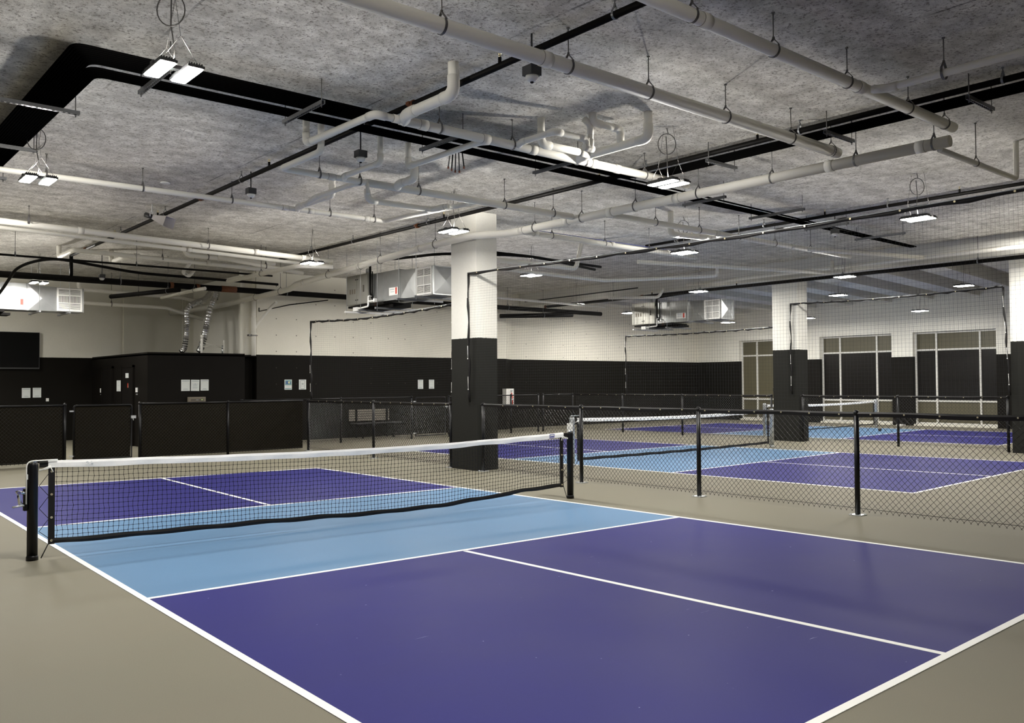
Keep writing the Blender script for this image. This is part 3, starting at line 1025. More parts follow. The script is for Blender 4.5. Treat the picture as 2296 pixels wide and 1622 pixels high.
def drain(label, main, r, branches=(), hangs=(), joints=(), R=None, cat='pipe', name='drain_pipe', mt='pvc', hmt='rod', group=None):
    """main: polyline; branches: [(polyline, radius)]; hangs: [(point, axis)]; joints: [(point, direction)]"""
    og = Vector(main[0])
    t = thing(name, label, cat, og, group)
    q = MB(); q.tube(fillet(main, R or r * 2.2), r, 16); q.build('pipe', M[mt], t, og)
    for pts, br in branches:
        q = MB(); q.tube(fillet(pts, br * 2.4), br, 14); bo = q.build('branch_pipe', M[mt], t, og)
        for i in range(1, len(pts) - 1):
            a, b_, c = Vector(pts[i - 1]), Vector(pts[i]), Vector(pts[i + 1])
            d0, d1 = (a - b_).normalized(), (c - b_).normalized()
            qq = MB(); k = br * 2.5
            qq.tube([p for p in fillet([b_ + d0 * k * 1.3, b_, b_ + d1 * k * 1.3], br * 2.4)], br + .006, 14)
            qq.build('elbow', M['pvcj'], bo, og)
        if len(pts) > 1:
            a, c = Vector(pts[0]), Vector(pts[1])
            d = (c - a).normalized()
            if (c - a).length > .3: joint(bo, og, a + d * (br + .09), d, br, .12, 'wye_hub')
    for p, ax in hangs: hanger(t, og, p, r, ax, hmt)
    for p, d in joints: joint(t, og, p, d, r)
    return t

def xh(xs, y, z): return [((x, y, z), 'X') for x in xs]
def yh(x, ys, z): return [((x, y, z), 'Y') for y in ys]
X_, Y_ = (1, 0, 0), (0, 1, 0)

Z1 = 4.40
drain('thickest white drain pipe, crossing the top of the photo towards the right', [(-5.2, -3.39, Z1), (4.75, -3.39, Z1)], .064,
      hangs=xh([-3.6, -2.4, -1.19, .18, 1.25, 2.48, 3.72, 4.6], -3.39, Z1), joints=[((-.10, -3.39, Z1), X_), ((4.62, -3.39, Z1), X_), ((-2.75, -3.39, Z1), X_)])
Z2 = 4.42
drain('white drain pipe at the top right, with a thin branch off to the right', [(-3.0, -4.75, Z2), (4.82, -4.75, Z2)], .056,
      branches=[([(2.86, -4.75, Z2), (2.98, -4.9, Z2), (2.98, -8.0, Z2)], .036)], hangs=xh([-1.2, .2, 1.30, 2.52, 3.75, 4.6], -4.75, Z2) + yh(2.98, [-5.45, -6.7], Z2), joints=[((.35, -4.75, Z2), X_), ((2.75, -4.75, Z2), X_)])
Z3 = 4.30
drain('longest white drain pipe, sloping from the upper right down to the far left',
      [(4.9, -4.68, Z3), (4.9, 3.1, Z3), (4.42, 3.62, 4.27), (4.42, 4.9, 4.25), (4.42, 6.2, 4.20), (4.42, 9.6, 4.06), (4.42, 10.6, 4.02), (4.62, 11.3, 3.98), (4.62, 12.6, 3.95), (4.6, 15.6, 3.88), (4.28, 19.2, 3.85)], .067,
      hangs=yh(4.9, [-4.5, -3.55, -2.36, -1.14, .07, 1.25, 2.42], Z3) + yh(4.42, [4.75], 4.25) + yh(4.42, [6.75], 4.17) + yh(4.42, [9.0], 4.08) + yh(4.62, [11.9], 3.96) + yh(4.62, [13.4], 3.93),
      joints=[((4.9, -4.35, Z3), Y_), ((4.9, -3.2, Z3), Y_), ((4.9, -.75, Z3), Y_), ((4.9, .6, Z3), Y_), ((4.9, 1.6, Z3), Y_), ((4.9, 2.75, Z3), Y_), ((4.42, 5.3, 4.235), Y_), ((4.42, 7.6, 4.14), Y_), ((4.42, 10.2, 4.04), Y_), ((4.62, 14.3, 3.91), Y_)])
Z4 = 4.44
drain('white drain pipe across the middle of the ceiling, with five risers and branches', [(-.05, -1.0, Z4), (4.82, -1.0, Z4)], .054,
      branches=[([(0.02, -.98, Z4), (-.10, -1.2, Z4), (-.10, -2.05, Z4), (-.10, -2.05, CEIL)], .056),
                ([(.05, -1.0, Z4), (-.36, -1.0, Z4), (-.40, .48, Z4), (-.40, .48, CEIL)], .040),
                ([(1.25, -1.0, Z4), (1.14, -.86, Z4), (1.14, .66, Z4), (1.14, .66, CEIL)], .036),
                ([(1.62, -1.0, Z4), (1.53, -1.15, Z4), (1.53, -1.75, Z4), (2.03, -1.75, Z4), (2.03, -1.75, Z4 - .10), (2.10, -1.75, Z4 - .10), (2.10, -1.75, 4.62), (2.02, -1.75, 4.66)], .034),
                ([(2.62, -1.0, Z4), (2.56, -1.12, Z4), (2.56, -2.24, Z4), (2.56, -2.24, CEIL)], .052),
                ([(2.56, -1.80, Z4), (2.56, -1.80, 4.64), (2.09, -1.80, 4.64), (2.09, -1.80, CEIL)], .042),
                ([(2.56, -1.30, Z4), (1.76, -1.26, Z4), (1.76, -1.26, CEIL)], .045)],
      hangs=xh([.47, 1.53, 2.75, 3.9], -1.0, Z4), joints=[((.25, -1.0, Z4), X_), ((1.12, -1.0, Z4), X_), ((1.85, -1.0, Z4), X_), ((2.9, -1.0, Z4), X_), ((3.35, -1.0, Z4), X_), ((4.55, -1.0, Z4), X_)])
Z5 = 4.335
drain('white drain pipe left of and above the nearest pillar, with short elbow branches', [(-.28, .34, CEIL), (-.28, .34, Z5), (-.28, 1.4, Z5), (.62, 1.4, Z5), (4.82, 1.4, Z5)], .040,
      branches=[([(.62, 1.4, Z5), (.53, 1.27, Z5), (.53, .35, Z5), (.53, .35, CEIL)], .034),
                ([(.95, 1.4, Z5), (.85, 1.55, Z5), (.85, 2.68, Z5), (.80, 2.9, Z5 - .08)], .034),
                ([(1.45, 1.4, Z5), (1.33, 1.2, Z5), (1.33, .80, Z5), (1.33, .80, 4.56)], .050),
                ([(2.82, 2.1, Z5 + .03), (2.7, 2.38, Z5), (1.56, 2.38, Z5), (1.53, 2.38, 4.50)], .044)],
      hangs=xh([.25, .85], 1.4, Z5), joints=[((.42, 1.4, Z5), X_), ((1.2, 1.4, Z5), X_), ((1.75, 1.4, Z5), X_), ((2.9, 1.4, Z5), X_), ((4.55, 1.4, Z5), X_)])
q = bpy.data.objects['drain_pipe.004']
og5 = q.location.copy()
mb = MB(); mb.tube([(.95, 1.4, Z5), (4.82, 1.4, Z5)], .052, 16); mb.build('pipe', M['pvc'], q, og5)
for x in (1.80, 3.38, 4.4): hanger(q, og5, (x, 1.4, Z5), .052, 'X')
mb = MB(); mb.tube([(.95, 1.38, Z5 + .02), (.95, 1.36, Z5 - .16)], .026, 12); mb.build('cleanout_stub', M['pvcj'], q, og5)
Z6 = 4.45
drain('thin white pipe from the left edge that bends towards the nearest pillar', [(-6.8, 4.2, Z6), (1.1, 4.2, Z6), (2.94, 4.2, Z6), (2.94, 1.5, Z5 + .02)], .040,
      branches=[([(1.33, 4.2, Z6), (1.23, 4.0, Z6), (1.23, 2.88, Z6), (1.23, 2.88, CEIL)], .048)], hangs=xh([-4.7, -3.4, -2.35, -1.1, .22, 1.9, 2.75], 4.2, Z6), joints=[((1.1, 4.2, Z6), X_), ((1.55, 4.2, Z6), X_), ((2.6, 4.2, Z6), X_)])
Z7 = 4.54
drain('upper of two parallel white pipes at the left, running to the long drain', [(-6.8, 8.15, Z7), (4.3, 8.6, Z7 - .2)], .056,
      hangs=xh([-4.2, -1.77], 8.2, Z7 - .05) + xh([1.45], 8.4, Z7 - .15), joints=[((-.9, 8.39, Z7 - .105), X_), ((2.5, 8.52, Z7 - .165), X_), ((3.6, 8.57, Z7 - .185), X_)])
drain('lower of two parallel white pipes at the left, just under the other', [(-6.8, 8.36, Z7 - .07), (4.3, 8.95, Z7 - .27)], .036, hangs=[], joints=[((1.2, 8.78, Z7 - .213), X_)])
bpy.data.objects['drain_pipe.007']['label'] = 'lower of two parallel white pipes at the left, just under the other'
drain('white pipe right of the nearest pillar, leaving the long drain towards the net', [(4.985, .87, 4.33), (12.8, .87, 4.33)], .050,
      hangs=xh([6.3, 7.5, 8.7, 9.9, 11.2], .87, 4.33), joints=[((5.15, .87, 4.33), X_), ((8.0, .87, 4.33), X_), ((10.5, .87, 4.33), X_)],
      branches=[([(8.35, .87, 4.33), (8.2, 1.3, 4.33), (7.4, 1.45, 4.33), (7.4, 1.45, CEIL)], .052)])
drain('white pipe with a blue cable on top, leaving the long drain right of the pillar', [(4.985, 2.85, 4.30), (9.9, 2.85, 4.28)], .047,
      hangs=xh([5.7, 7.1, 8.4], 2.85, 4.30), joints=[((5.3, 2.85, 4.3), X_), ((7.3, 2.85, 4.3), X_), ((9.0, 2.85, 4.3), X_)])
q = bpy.data.objects['drain_pipe.009']; og9 = q.location.copy()
mb = MB(); mb.tube([(5.3, 2.85, 4.36), (6.3, 2.86, 4.365), (7.5, 2.84, 4.355), (9.3, 2.86, 4.36)], .006, 6); mb.build('blue_cable', mat('blue_cable', (.05, .06, .22), .5), q, og9)
drain('thin white pipe ending in an upturned elbow at the top right', [(5.0, -4.52, 4.25), (7.28, -4.52, 4.25), (7.28, -4.52, CEIL)], .034, hangs=xh([6.0], -4.52, 4.25))
drain('white pipe with an upturned end above the black main at the left', [(-.29, 12.7, CEIL), (-.29, 12.7, 4.5), (-.29, 11.43, 4.5), (4.45, 11.43, 4.42)], .050,
      branches=[([(1.2, 11.43, 4.48), (.8, 11.7, 4.47), (.8, 12.64, 4.47), (.8, 12.64, CEIL)], .05), ([(2.2, 11.43, 4.46), (2.0, 11.43, 4.2), (2.15, 11.43, 4.12), (2.3, 11.43, 4.3)], .035)], hangs=xh([1.55], 11.43, 4.48), joints=[((1.0, 11.43, 4.49), X_), ((2.6, 11.43, 4.46), X_)])
drain('white pipe with an elbow riser behind the pair of parallel pipes', [(1.75, 10.66, CEIL), (1.8, 10.66, 4.5), (3.9, 10.66, 4.47)], .052, hangs=xh([2.3], 10.66, 4.49), joints=[((3.6, 10.66, 4.47), X_)])
drain('sloping white pipe stub crossing over the black main', [(2.70, 14.99, 3.93), (2.70, 12.3, 3.93), (2.78, 12.1, 3.94)], .042, joints=[((2.70, 13.6, 3.93), Y_)], hangs=[((2.70, 12.6, 3.93), 'Y')])
drain('white wye pipe under the LED light left of the nearest pillar', [(3.1, 11.5, 4.08), (3.3, 8.2, 4.12), (3.95, 7.9, 4.12)], .050, hangs=[((3.2, 9.85, 4.1), 'Y')])
drain('white pipe hanging between the long drain and the black main', [(2.3, 10.05, 4.42), (4.32, 10.05, 4.22)], .048, hangs=xh([3.4], 10.05, 4.31))
drain('horizontal white pipe low behind the black main, right of the left air handler', [(1.07, 16.6, 4.53), (1.07, 16.6, 4.19), (3.85, 16.6, 4.12), (4.45, 16.6, 3.98)], .050, hangs=xh([2.6], 16.6, 4.15))
drain('lower horizontal white pipe meeting the long drain near its far end', [(.9, 17.0, 3.87), (3.5, 17.0, 3.84), (4.55, 17.0, 3.55)], .05, hangs=xh([2.0], 17.0, 3.86))

# tangle of small white pipes right of the pillar and behind the net
for lab, pts, r in (
    ('short white pipe behind the right edge of the nearest pillar', [(5.5, 4.9, 4.12), (8.3, 4.9, 4.12), (8.5, 4.9, CEIL)], .05),
    ('small white pipe under the black hoses right of the pillar', [(6.0, 5.5, 4.05), (9.8, 5.5, 4.02), (10.2, 5.0, 4.02), (11.4, 3.4, 4.05), (11.4, 3.4, 4.3)], .04),
    ('white pipe with an upturned bend behind the net, right of the bright light', [(9.0, 3.7, 4.2), (14.2, 2.1, 4.2), (14.2, 2.1, 4.5)], .045),
    ('long thin white pipe just above the girder sprinkler line', [(14.3, 6.6, 4.33), (14.3, -6.5, 4.36)], .045),
    ('white pipe meeting the thin pipe near the girder', [(11.0, .87, 4.33), (14.2, -.1, 4.33)], .045),
    ('thin white pipe low before the back wall, right of the pillar', [(8.0, 10.4, 4.05), (14.9, 10.4, 4.0)], .035),
    ('white pipe with a rounded end under the back sprinkler pipe', [(13.6, 9.0, 4.1), (14.6, 7.9, 4.1), (14.7, 7.8, 4.35)], .045)):
    drain(lab, pts, r)

# ------------------------------------------------------------------ sprinkler lines (black steel)
def sprinkler(label, pts, r, heads=(), hangs=(), fits=(), name='sprinkler_pipe'):
    og = Vector(pts[0])
    t = thing(name, label, 'pipe', og)
    q = MB(); q.tube(fillet(pts, r * 3), r, 12); q.build('pipe', M['pipeblk'], t, og)
    for p in heads:
        q = MB()
        q.lathe([(.017, r * .8), (.017, r + .05)], p, 8)
        hd = q.build('sprinkler_head', M['pipeblk'], t, og)
        q = MB()
        q.lathe([(.012, r + .05), (.010, r + .062), (.004, r + .064), (.004, r + .082), (.019, r + .083), (.019, r + .086), (.006, r + .088)], p, 10)
        for s in (-1, 1): q.tube([(p[0] + s * .011, p[1], p[2] + r + .055), (p[0] + s * .014, p[1], p[2] + r + .068), (p[0] + s * .003, p[1], p[2] + r + .082)], .003, 5)
        q.build('deflector', M['brass'], hd, og)
    for p, ax in hangs: hanger(t, og, p, r, ax, 'zinc')
    for p, d in fits:
        p = Vector(p); d = Vector(d)
        q = MB(); q.tube([p - d * .04, p + d * .04], r + .012, 12); q.rbox(p + Vector((0, 0, 0)), d * .03, d.cross(Vector((0, 0, 1))) * (r + .035), Vector((0, 0, .016)))
        q.build('grooved_coupling', M['rust'], t, og)
    return t
sprinkler('black sprinkler pipe crossing diagonally over the near court', [(.08, -7.5, 4.62), (.08, 13.2, 4.62)], .033, heads=[(.08, -2.55, 4.62), (.08, 2.55, 4.62), (.08, 7.2, 4.62), (.08, 9.8, 4.62)],
          hangs=yh(.08, [-6.3, -4.05, -.1, 3.5, 6.8, 9.4], 4.62), fits=[((.08, 5.1, 4.62), Vector(Y_)), ((.08, -1.05, 4.62), Vector(Y_)), ((.08, 11.9, 4.62), Vector(Y_))])
sprinkler('black sprinkler pipe passing above the top of the nearest pillar', [(4.22, -8.5, 4.62), (4.22, 1.0, 4.62), (4.1, 12.8, 4.62)], .033, heads=[(4.22, -2.6, 4.62), (4.19, .15, 4.62), (4.16, 4.1, 4.62)],
          hangs=yh(4.22, [-5.5, -3.2, -.75], 4.62) + yh(4.15, [4.6, 7.4, 9.3], 4.62), fits=[((4.18, 5.0, 4.62), Vector(Y_))])
sprinkler('black sprinkler pipe high behind the big hanging net', [(9.36, -8.0, 4.62), (9.5, 3.9, 4.62)], .030, heads=[(9.42, -2.9, 4.62), (9.42, -.5, 4.62), (9.48, 2.6, 4.62)], hangs=yh(9.42, [-4.2, -1.7, .8, 3.0], 4.62))
sprinkler('black sprinkler pipe along the girder over the middle pillar', [(14.88, -8.0, 4.2), (14.88, 13.1, 4.2)], .045, heads=[(14.88, 5.35, 4.2), (14.88, 8.4, 4.2)], hangs=yh(14.88, [-4.5, -1.0, 2.2, 6.6, 10.0], 4.2), fits=[((14.88, 8.8, 4.2), Vector(Y_)), ((14.88, 11.9, 4.2), Vector(Y_))])
sprinkler('thick black sprinkler main across the back of the hall', [(-8.5, 13.2, 4.08), (17.6, 13.2, 4.08)], .075, hangs=xh([-5, -1.6, 1.15, 5.4, 9.0, 13.2], 13.2, 4.08), fits=[((2.35, 13.2, 4.08), Vector(X_)), ((3.0, 13.2, 4.08), Vector(X_))])
q = bpy.data.objects['sprinkler_pipe.004']; ogm = q.location.copy()
mb = MB(); mb.tube([(.08, 13.2, 4.08), (.08, 13.2, 4.62)], .04, 12); mb.build('riser', M['pipeblk'], q, ogm)
mb = MB(); mb.tube([(14.88, 13.2, 4.08), (14.88, 13.2, 4.25)], .04, 12); mb.build('riser', M['rust'], q, ogm)
mb = MB(); mb.tube([(3.6, 13.2, 4.08), (4.0, 13.2, 4.08)], .082, 12); mb.build('rusted_coupling', M['rust'], q, ogm)
sprinkler('capped rusty black pipe sloping in front of the flexible foil ducts', [(1.35, 14.7, 3.86), (2.3, 12.5, 3.91)], .055, hangs=[((2.15, 12.85, 3.90), 'Y')])
sprinkler('short capped black pipe under the main, right of the nearest pillar', [(13.2, 13.6, 3.83), (15.6, 12.6, 3.92)], .075, hangs=[((14.6, 13.0, 3.88), 'X')])
sprinkler('thin black pipe over the left end of the hall', [(-8, 10.8, 4.2), (3.9, 10.8, 4.2)], .022, hangs=xh([-4, -1.5, .8], 10.8, 4.2))
sprinkler('thin black rod-like pipe behind the light right of the pillar', [(13.1, 12.2, 4.2), (12.9, 7.2, 4.2)], .016)

# black flexible hoses
def hose(label, pts, r, mt='pipeblk', cat='hose', name='flexible_hose'):
    og = Vector(pts[0]); q = MB(); q.tube(fillet(pts, .35, 8), r, 10)
    return tag(q.build(name, M[mt], None, og), label, cat)
hose('black flexible line arching down to the left air handler', [(4.6, 12.0, 4.15), (1.2, 12.0, 4.18), (-.6, 12.0, 4.38), (-1.15, 12.4, 4.2), (-1.25, 13.6, 3.75), (-1.2, 14.95, 3.6)], .032)
hose('black flexible line curving down to the middle air handler', [(9.4, 5.2, 4.28), (7.0, 5.4, 4.36), (5.6, 6.2, 4.36), (5.25, 7.5, 4.36), (5.04, 8.2, 4.37)], .03)
hose('black hose pair seen right of the nearest pillar', [(5.6, 5.0, 4.28), (7.2, 4.9, 4.27), (9.2, 5.2, 4.20)], .03)
hose('black flexible line bending down to the far air handler', [(15.2, 6.0, 4.25), (15.35, 8.0, 4.22), (15.55, 8.8, 4.2), (15.55, 8.82, 3.95)], .035)

# ------------------------------------------------------------------ conduit bundle and struts
og = Vector((-2.8, -.4, 4.5))
t = thing('conduit_bundle', 'wide band of parallel black conduits bending over the near court', 'conduit', og)
CR = .0135
ys = [-.78 + .047 * i for i in range(9)] + [-.26 + .052 * i for i in range(5)]
for i, y in enumerate(ys):
    xk = -3.2 + .028 * i
    z = 4.545
    pts = [(xk, 9.5, z), (xk, y, z)]
    if i < 8:
        xe = 4.20 + .042 * (7 - i)
        pts += [(xe, y, z), (xe, -8.5, z)]
    else:
        pts += [(13.9, y + .35 * (1 if i > 8 else 1), z)]
    if i >= 8: pts = [(xk, 9.5, z), (xk, y, z), (4.6, y, z), (13.9, y * .35 + .05, z)]
    q = MB(); q.tube(fillet(pts, .12, 6), CR, 7); q.build('conduit', M['cond'], t, og)
def strut(a, c, label=None):
    a, c = Vector(a), Vector(c)
    d = (c - a).normalized(); n = Vector((-d.y, d.x, 0))
    q = MB()
    q.rbox((a + c) / 2 + Vector((0, 0, .018)), (c - a) / 2, n * .0205, Vector((0, 0, .0015)))
    for s in (-1, 1): q.rbox((a + c) / 2 + n * .0195 * s, (c - a) / 2, n * .0013, Vector((0, 0, .0195)))
    L = (c - a).length; k = int(L / .05)
    for s in (-1, 1):
        for i in range(k): q.rbox(a + d * (i + .5) * L / k + n * .014 * s + Vector((0, 0, -.019)), d * .012, n * .006, Vector((0, 0, .0012)))
    o = q.build('strut_channel', M['zinc'], t, og)
    for e in (a + d * .04, c - d * .04):
        q = MB(); q.tube([e - Vector((0, 0, .05)), (e.x, e.y, CEIL)], .0055, 6); q.lathe([(.013, -.028), (.013, -.018)], tuple(e), 6)
        q.build('hanger_rod', M['rod'], o, og)
zs = 4.50
strut((-3.55, 1.15, zs), (-2.68, 1.15, zs)); strut((-3.55, 3.1, zs), (-2.68, 3.1, zs)); strut((-3.55, 5.0, zs), (-2.68, 5.0, zs))
for x in (-2.4, -.88, .93, 2.8): strut((x, -.86, zs), (x, .06, zs))
for x, y0 in ((6.15, -.7), (8.0, -.95), (9.8, -.75), (11.7, -.9)): strut((x, y0, zs), (x, .15, zs))
for y in (-1.9, -3.6, -5.2): strut((4.1, y, zs), (4.75, y, zs))

# ------------------------------------------------------------------ cameras, speaker, stubs
def dome(label, x, y, z, s=.06):
    og = Vector((x, y, z)); t = thing('security_camera', label, 'camera', og)
    q = MB(); q.tube([(x, y, z + .05), (x, y, CEIL)], .009, 8); q.build('pendant_rod', M['camgrey'], t, og)
    q = MB(); q.box((x - s, y - s, z - .035), (x + s, y + s, z + .05)); q.build('junction_box', M['camgrey'], t, og)
    q = MB(); q.lathe([(s * .95, -.035), (s * .95, -.055), (s * .75, -.075), (s * .4, -.088), (.004, -.092)], og, 16); dm = q.build('dome', M['white'], t, og)
    q = MB(); q.lathe([(s * .3, -.08), (s * .26, -.098), (.003, -.105)], og, 12); q.build('lens_eye', M['nightglass'], dm, og)
dome('dome camera on a grey box behind the thickest drain pipe', .02, -3.08, 4.40, .062)
dome('dome camera hanging beside the conduit band, left of the copper stubs', .34, .5, 4.43)
dome('dome camera left, below the diagonal black sprinkler pipe', .19, 3.42, 4.45)
dome('small dome camera behind the net, under the conduit struts', 10.05, -.34, 4.42)
dome('dome camera in front of the thick black main at the left', .69, 13.0, 4.16)
og = Vector((0.0, 6.6, 4.5)); t = thing('horn_speaker', 'white horn loudspeaker behind the black sprinkler pipe', 'speaker', og)
a = Vector((-.16, 6.75, 4.53)); d = Vector((.62, -.62, -.30)).normalized(); sdir = Vector((.70, .70, 0)); u_ = sdir.cross(d)
q = MB(); n = 0
prof = [(0, .03, .03), (.08, .05, .05), (.2, .10, .07), (.32, .17, .09), (.33, .18, .1)]
for s, ww, hh in prof:
    c = a + d * s
    q.v += [tuple(c + sdir * i * ww + u_ * j * hh) for i, j in ((-1, -1), (1, -1), (1, 1), (-1, 1))]
for k in range(len(prof) - 1):
    for i in range(4):
        j = (i + 1) % 4; q.face((k * 4 + i, k * 4 + j, k * 4 + 4 + j, k * 4 + 4 + i))
q.face((3, 2, 1, 0)); q.build('horn', M['horn'], t, og)
q = MB(); q.tube([a - d * .13, a + d * .02], .045, 12); q.build('driver', M['camgrey'], t, og)
q = MB(); q.tube([a + Vector((0, 0, .02)), (a.x, a.y, CEIL)], .012, 8); q.tube([a + sdir * .07, a + sdir * .07 + Vector((0, 0, .08)), a - sdir * .07 + Vector((0, 0, .08)), a - sdir * .07], .008, 6); q.build('bracket', M['white'], t, og)
og = Vector((1.83, .52, 4.6)); t = thing('pipe_stub_cluster', 'cluster of cut black stubs with copper ends hanging from the slab', 'pipe stubs', og)
for dx, dy, L, mt in ((-.05, .02, .26, 'pipeblk'), (.06, -.03, .22, 'pipeblk'), (0, .03, .27, 'rod'), (.02, -.01, .28, 'rod'), (-.09, .02, .24, 'rod')):
    q = MB(); p = Vector((1.83 + dx, .52 + dy, CEIL)); e_ = p + Vector((dx * .4, dy * .4, -L)); q.tube([p, e_], .009, 8); st = q.build('stub', M[mt], t, og)
    q = MB(); q.tube([e_, e_ + Vector((0, 0, -.03))], .012, 8); q.build('copper_end', M['copper'], st, og)
q = MB(); q.lathe([(.07, -.03), (.075, -.012), (.05, 0)], (-.56, 4.87, CEIL), 18); tag(q.build('smoke_detector', M['white'], None, (-.56, 4.87, CEIL)), 'flat white smoke detector on the slab above the thin pipe at left', 'smoke detector')

# ------------------------------------------------------------------ air handlers
def air_handler(label):
    """local frame: grille end at y = 0, unit runs along +y, visible face at x = 0, depth towards +x"""
    t = thing('air_handler', label, 'air handler', (0, 0, 0))
    Zb, Zt, Dp = 3.43, 4.03, .62
    # plenum box with cross-broken sheet metal end
    q = MB(); q.box((.02, .015, Zb), (Dp, .62, Zt)); 
    zc, xc = (Zb + Zt) / 2, (.02 + Dp) / 2
    apex = (xc, -.012, zc)
    for a, c in (((.02, .015, Zb), (Dp, .015, Zb)), ((Dp, .015, Zb), (Dp, .015, Zt)), ((Dp, .015, Zt), (.02, .015, Zt)), ((.02, .015, Zt), (.02, .015, Zb))):
        q.poly([a, c, apex])
    for z in (Zb, Zt - .02): q.box((0.0, -.005, z), (Dp + .01, .02, z + .02))
    q.box((.0, -.005, Zb), (.03, .02, Zt)); q.box((Dp - .02, -.005, Zb), (Dp + .01, .02, Zt))
    pl = q.build('plenum_box', M['galv'], t)
    # grille
    q = MB(); X = -.012
    y0, y1, z0, z1 = .03, .60, Zb + .015, Zt - .015
    for a in ((y0, y0 + .035), (y1 - .035, y1)): q.box((X, a[0], z0), (.02, a[1], z1))
    for a in ((z0, z0 + .035), (z1 - .03, z1)): q.box((X, y0, a[0]), (.02, y1, a[1]))
    q.box((X, y0, z0 + .19), (.02, y1, z0 + .21)); q.box((X, y0, z1 - .19), (.02, y1, z1 - .17)); q.box((X, (y0 + y1) / 2 - .008, z0), (.02, (y0 + y1) / 2 + .008, z1))
    g = q.build('grille_frame', M['galvw'], t)
    q = MB()
    for k in range(7):
        z = z0 + .045 + k * .021; q.rbox((.004, (y0 + y1) / 2, z), (.008, 0, .005), (0, (y1 - y0) / 2 - .03, 0), (.0, 0, .0025))
        z = z1 - .165 + k * .021; q.rbox((.004, (y0 + y1) / 2, z), (.008, 0, .005), (0, (y1 - y0) / 2 - .03, 0), (.0, 0, .0025))
    for k in range(26):
        y = y0 + .045 + k * .0188; q.box((-.002, y, z0 + .21), (.008, y + .006, z1 - .19))
    q.build('louver', M['galvw'], g)
    q = MB(); q.box((.012, y0 + .02, z0 + .02), (.016, y1 - .02, z1 - .02)); q.build('grille_void', M['camgrey'], g)
    # tapered transition
    q = MB(); n = len(q.v)
    A_ = [(.02, .62, Zb), (Dp, .62, Zb), (Dp, .62, Zt), (.02, .62, Zt)]
    B_ = [(.0, 1.24, Zb + .0), (Dp, 1.24, Zb + .0), (Dp, 1.24, Zt + .02), (.0, 1.24, Zt + .02)]
    q.v += A_ + B_
    for i in range(4):
        j = (i + 1) % 4
        if i == 3:
            q.v.append((-.014, .93, zc)); k = len(q.v) - 1
            for a, c in ((0, 3), (3, 7), (7, 4), (4, 0)): q.face((a, c, k))
        else: q.face((i, j, 4 + j, 4 + i))
    q.build('transition_duct', M['galv'], t)
    # coil and fan section
    q = MB(); q.box((.0, 1.24, Zb), (Dp, 2.46, Zt + .05)); q.box((-.012, 1.22, Zb - .005), (.0, 1.27, Zt + .055)); q.box((-.008, 1.9, Zb), (0, 1.92, Zt + .05)); q.build('coil_section', M['galv'], t)
    q = MB(); q.box((-.016, 1.30, Zb + .10), (-.006, 1.66, Zb + .27)); q.box((-.018, 1.34, Zb + .12), (-.015, 1.40, Zb + .26), 1); q.box((-.018, 1.45, Zb + .22), (-.015, 1.62, Zb + .235), 2); q.box((-.018, 1.45, Zb + .17), (-.015, 1.60, Zb + .182), 2)
    q.build('rating_label', [M['white'], M['red'], M['ink']], t)
    # heat pump cabinet with two doors
    q = MB(); q.box((-.06, 2.46, Zb - .0), (Dp + .05, 3.44, Zt + .08)); cb = q.build('cabinet', M['galvw' if False else 'cabinet'], t)
    for a, c in ((2.48, 2.94), (2.96, 3.42)):
        q = MB(); q.box((-.075, a, Zb + .015), (-.061, c, Zt + .065)); dr = q.build('door', M['cabinet'], t)
        q = MB()
        for z in (Zb + .10, Zt - .03):
            y = c - .03 if a < 2.9 else a + .03
            q.box((-.088, y - .014, z - .012), (-.075, y + .014, z + .012))
        q.build('latch', M['camgrey'], dr)
    q = MB(); q.box((-.085, 2.62, Zb + .27), (-.076, 2.665, Zb + .42)); q.box((-.088, 2.63, Zb + .28), (-.085, 2.655, Zb + .41), 1); q.build('sight_gauge', [M['camgrey'], M['taupe']], t)
    q = MB()
    for k in range(3): q.box((-.079, 3.02 + k * .10, Zb + .25), (-.0755, 3.07 + k * .10, Zb + .36))
    q.build('vent_slots', M['taupe'], t)
    # struts, rods
    for y in (.36, 1.02, 1.9, 2.62, 3.25):
        low = .0 if y < 1.9 else -.13
        q = MB(); q.box((-.22, y - .021, Zb - .05 + low), (Dp + .35, y + .021, Zb - .008 + low)); st = q.build('support_strut', M['zinc' if y < 3.2 else 'galvw'], t)
        for x in (-.17, Dp + .13):
            q = MB(); q.tube([(x, y, Zb - .09 + low), (x, y, CEIL)], .0055, 6)
            q.build('hanger_rod', M['steel'], st)
    # drip pan, white condensate drain, black pipes
    q = MB(); q.box((-.1, 1.75, Zb - .075), (Dp, 3.3, Zb - .03)); q.box((.05, 1.6, Zb - .14), (Dp - .1, 2.9, Zb - .08)); q.build('drip_pan', M['pipeblk'], t)
    q = MB()
    q.tube(fillet([(-.14, 2.0, Zb + .02), (-.14, 2.33, Zb + .02), (-.14, 2.33, Zb + .14), (-.05, 2.33, Zb + .14)], .03), .018, 10)
    q.tube(fillet([(-.14, 2.33, Zb + .03), (-.14, 2.33, Zb - .09), (-.14, 2.85, Zb - .12), (-.14, 2.95, Zb - .13)], .04), .02, 10)
    q.box((-.19, 2.75, Zb - .17), (-.09, 2.93, Zb - .08)); q.box((-.18, 2.0, Zb - .01), (-.10, 2.06, Zb + .06)); q.build('condensate_drain', M['white'], t)
    q = MB(); q.tube(fillet([(-.06, 2.38, Zt + .3), (-.06, 2.38, Zb + .2), (.0, 2.38, Zb + .1)], .05), .026, 10); q.tube([(-.05, 2.30, Zt + .1), (-.05, 2.30, Zb + .05)], .012, 8); q.build('insulated_pipe', M['pipeblk'], t)
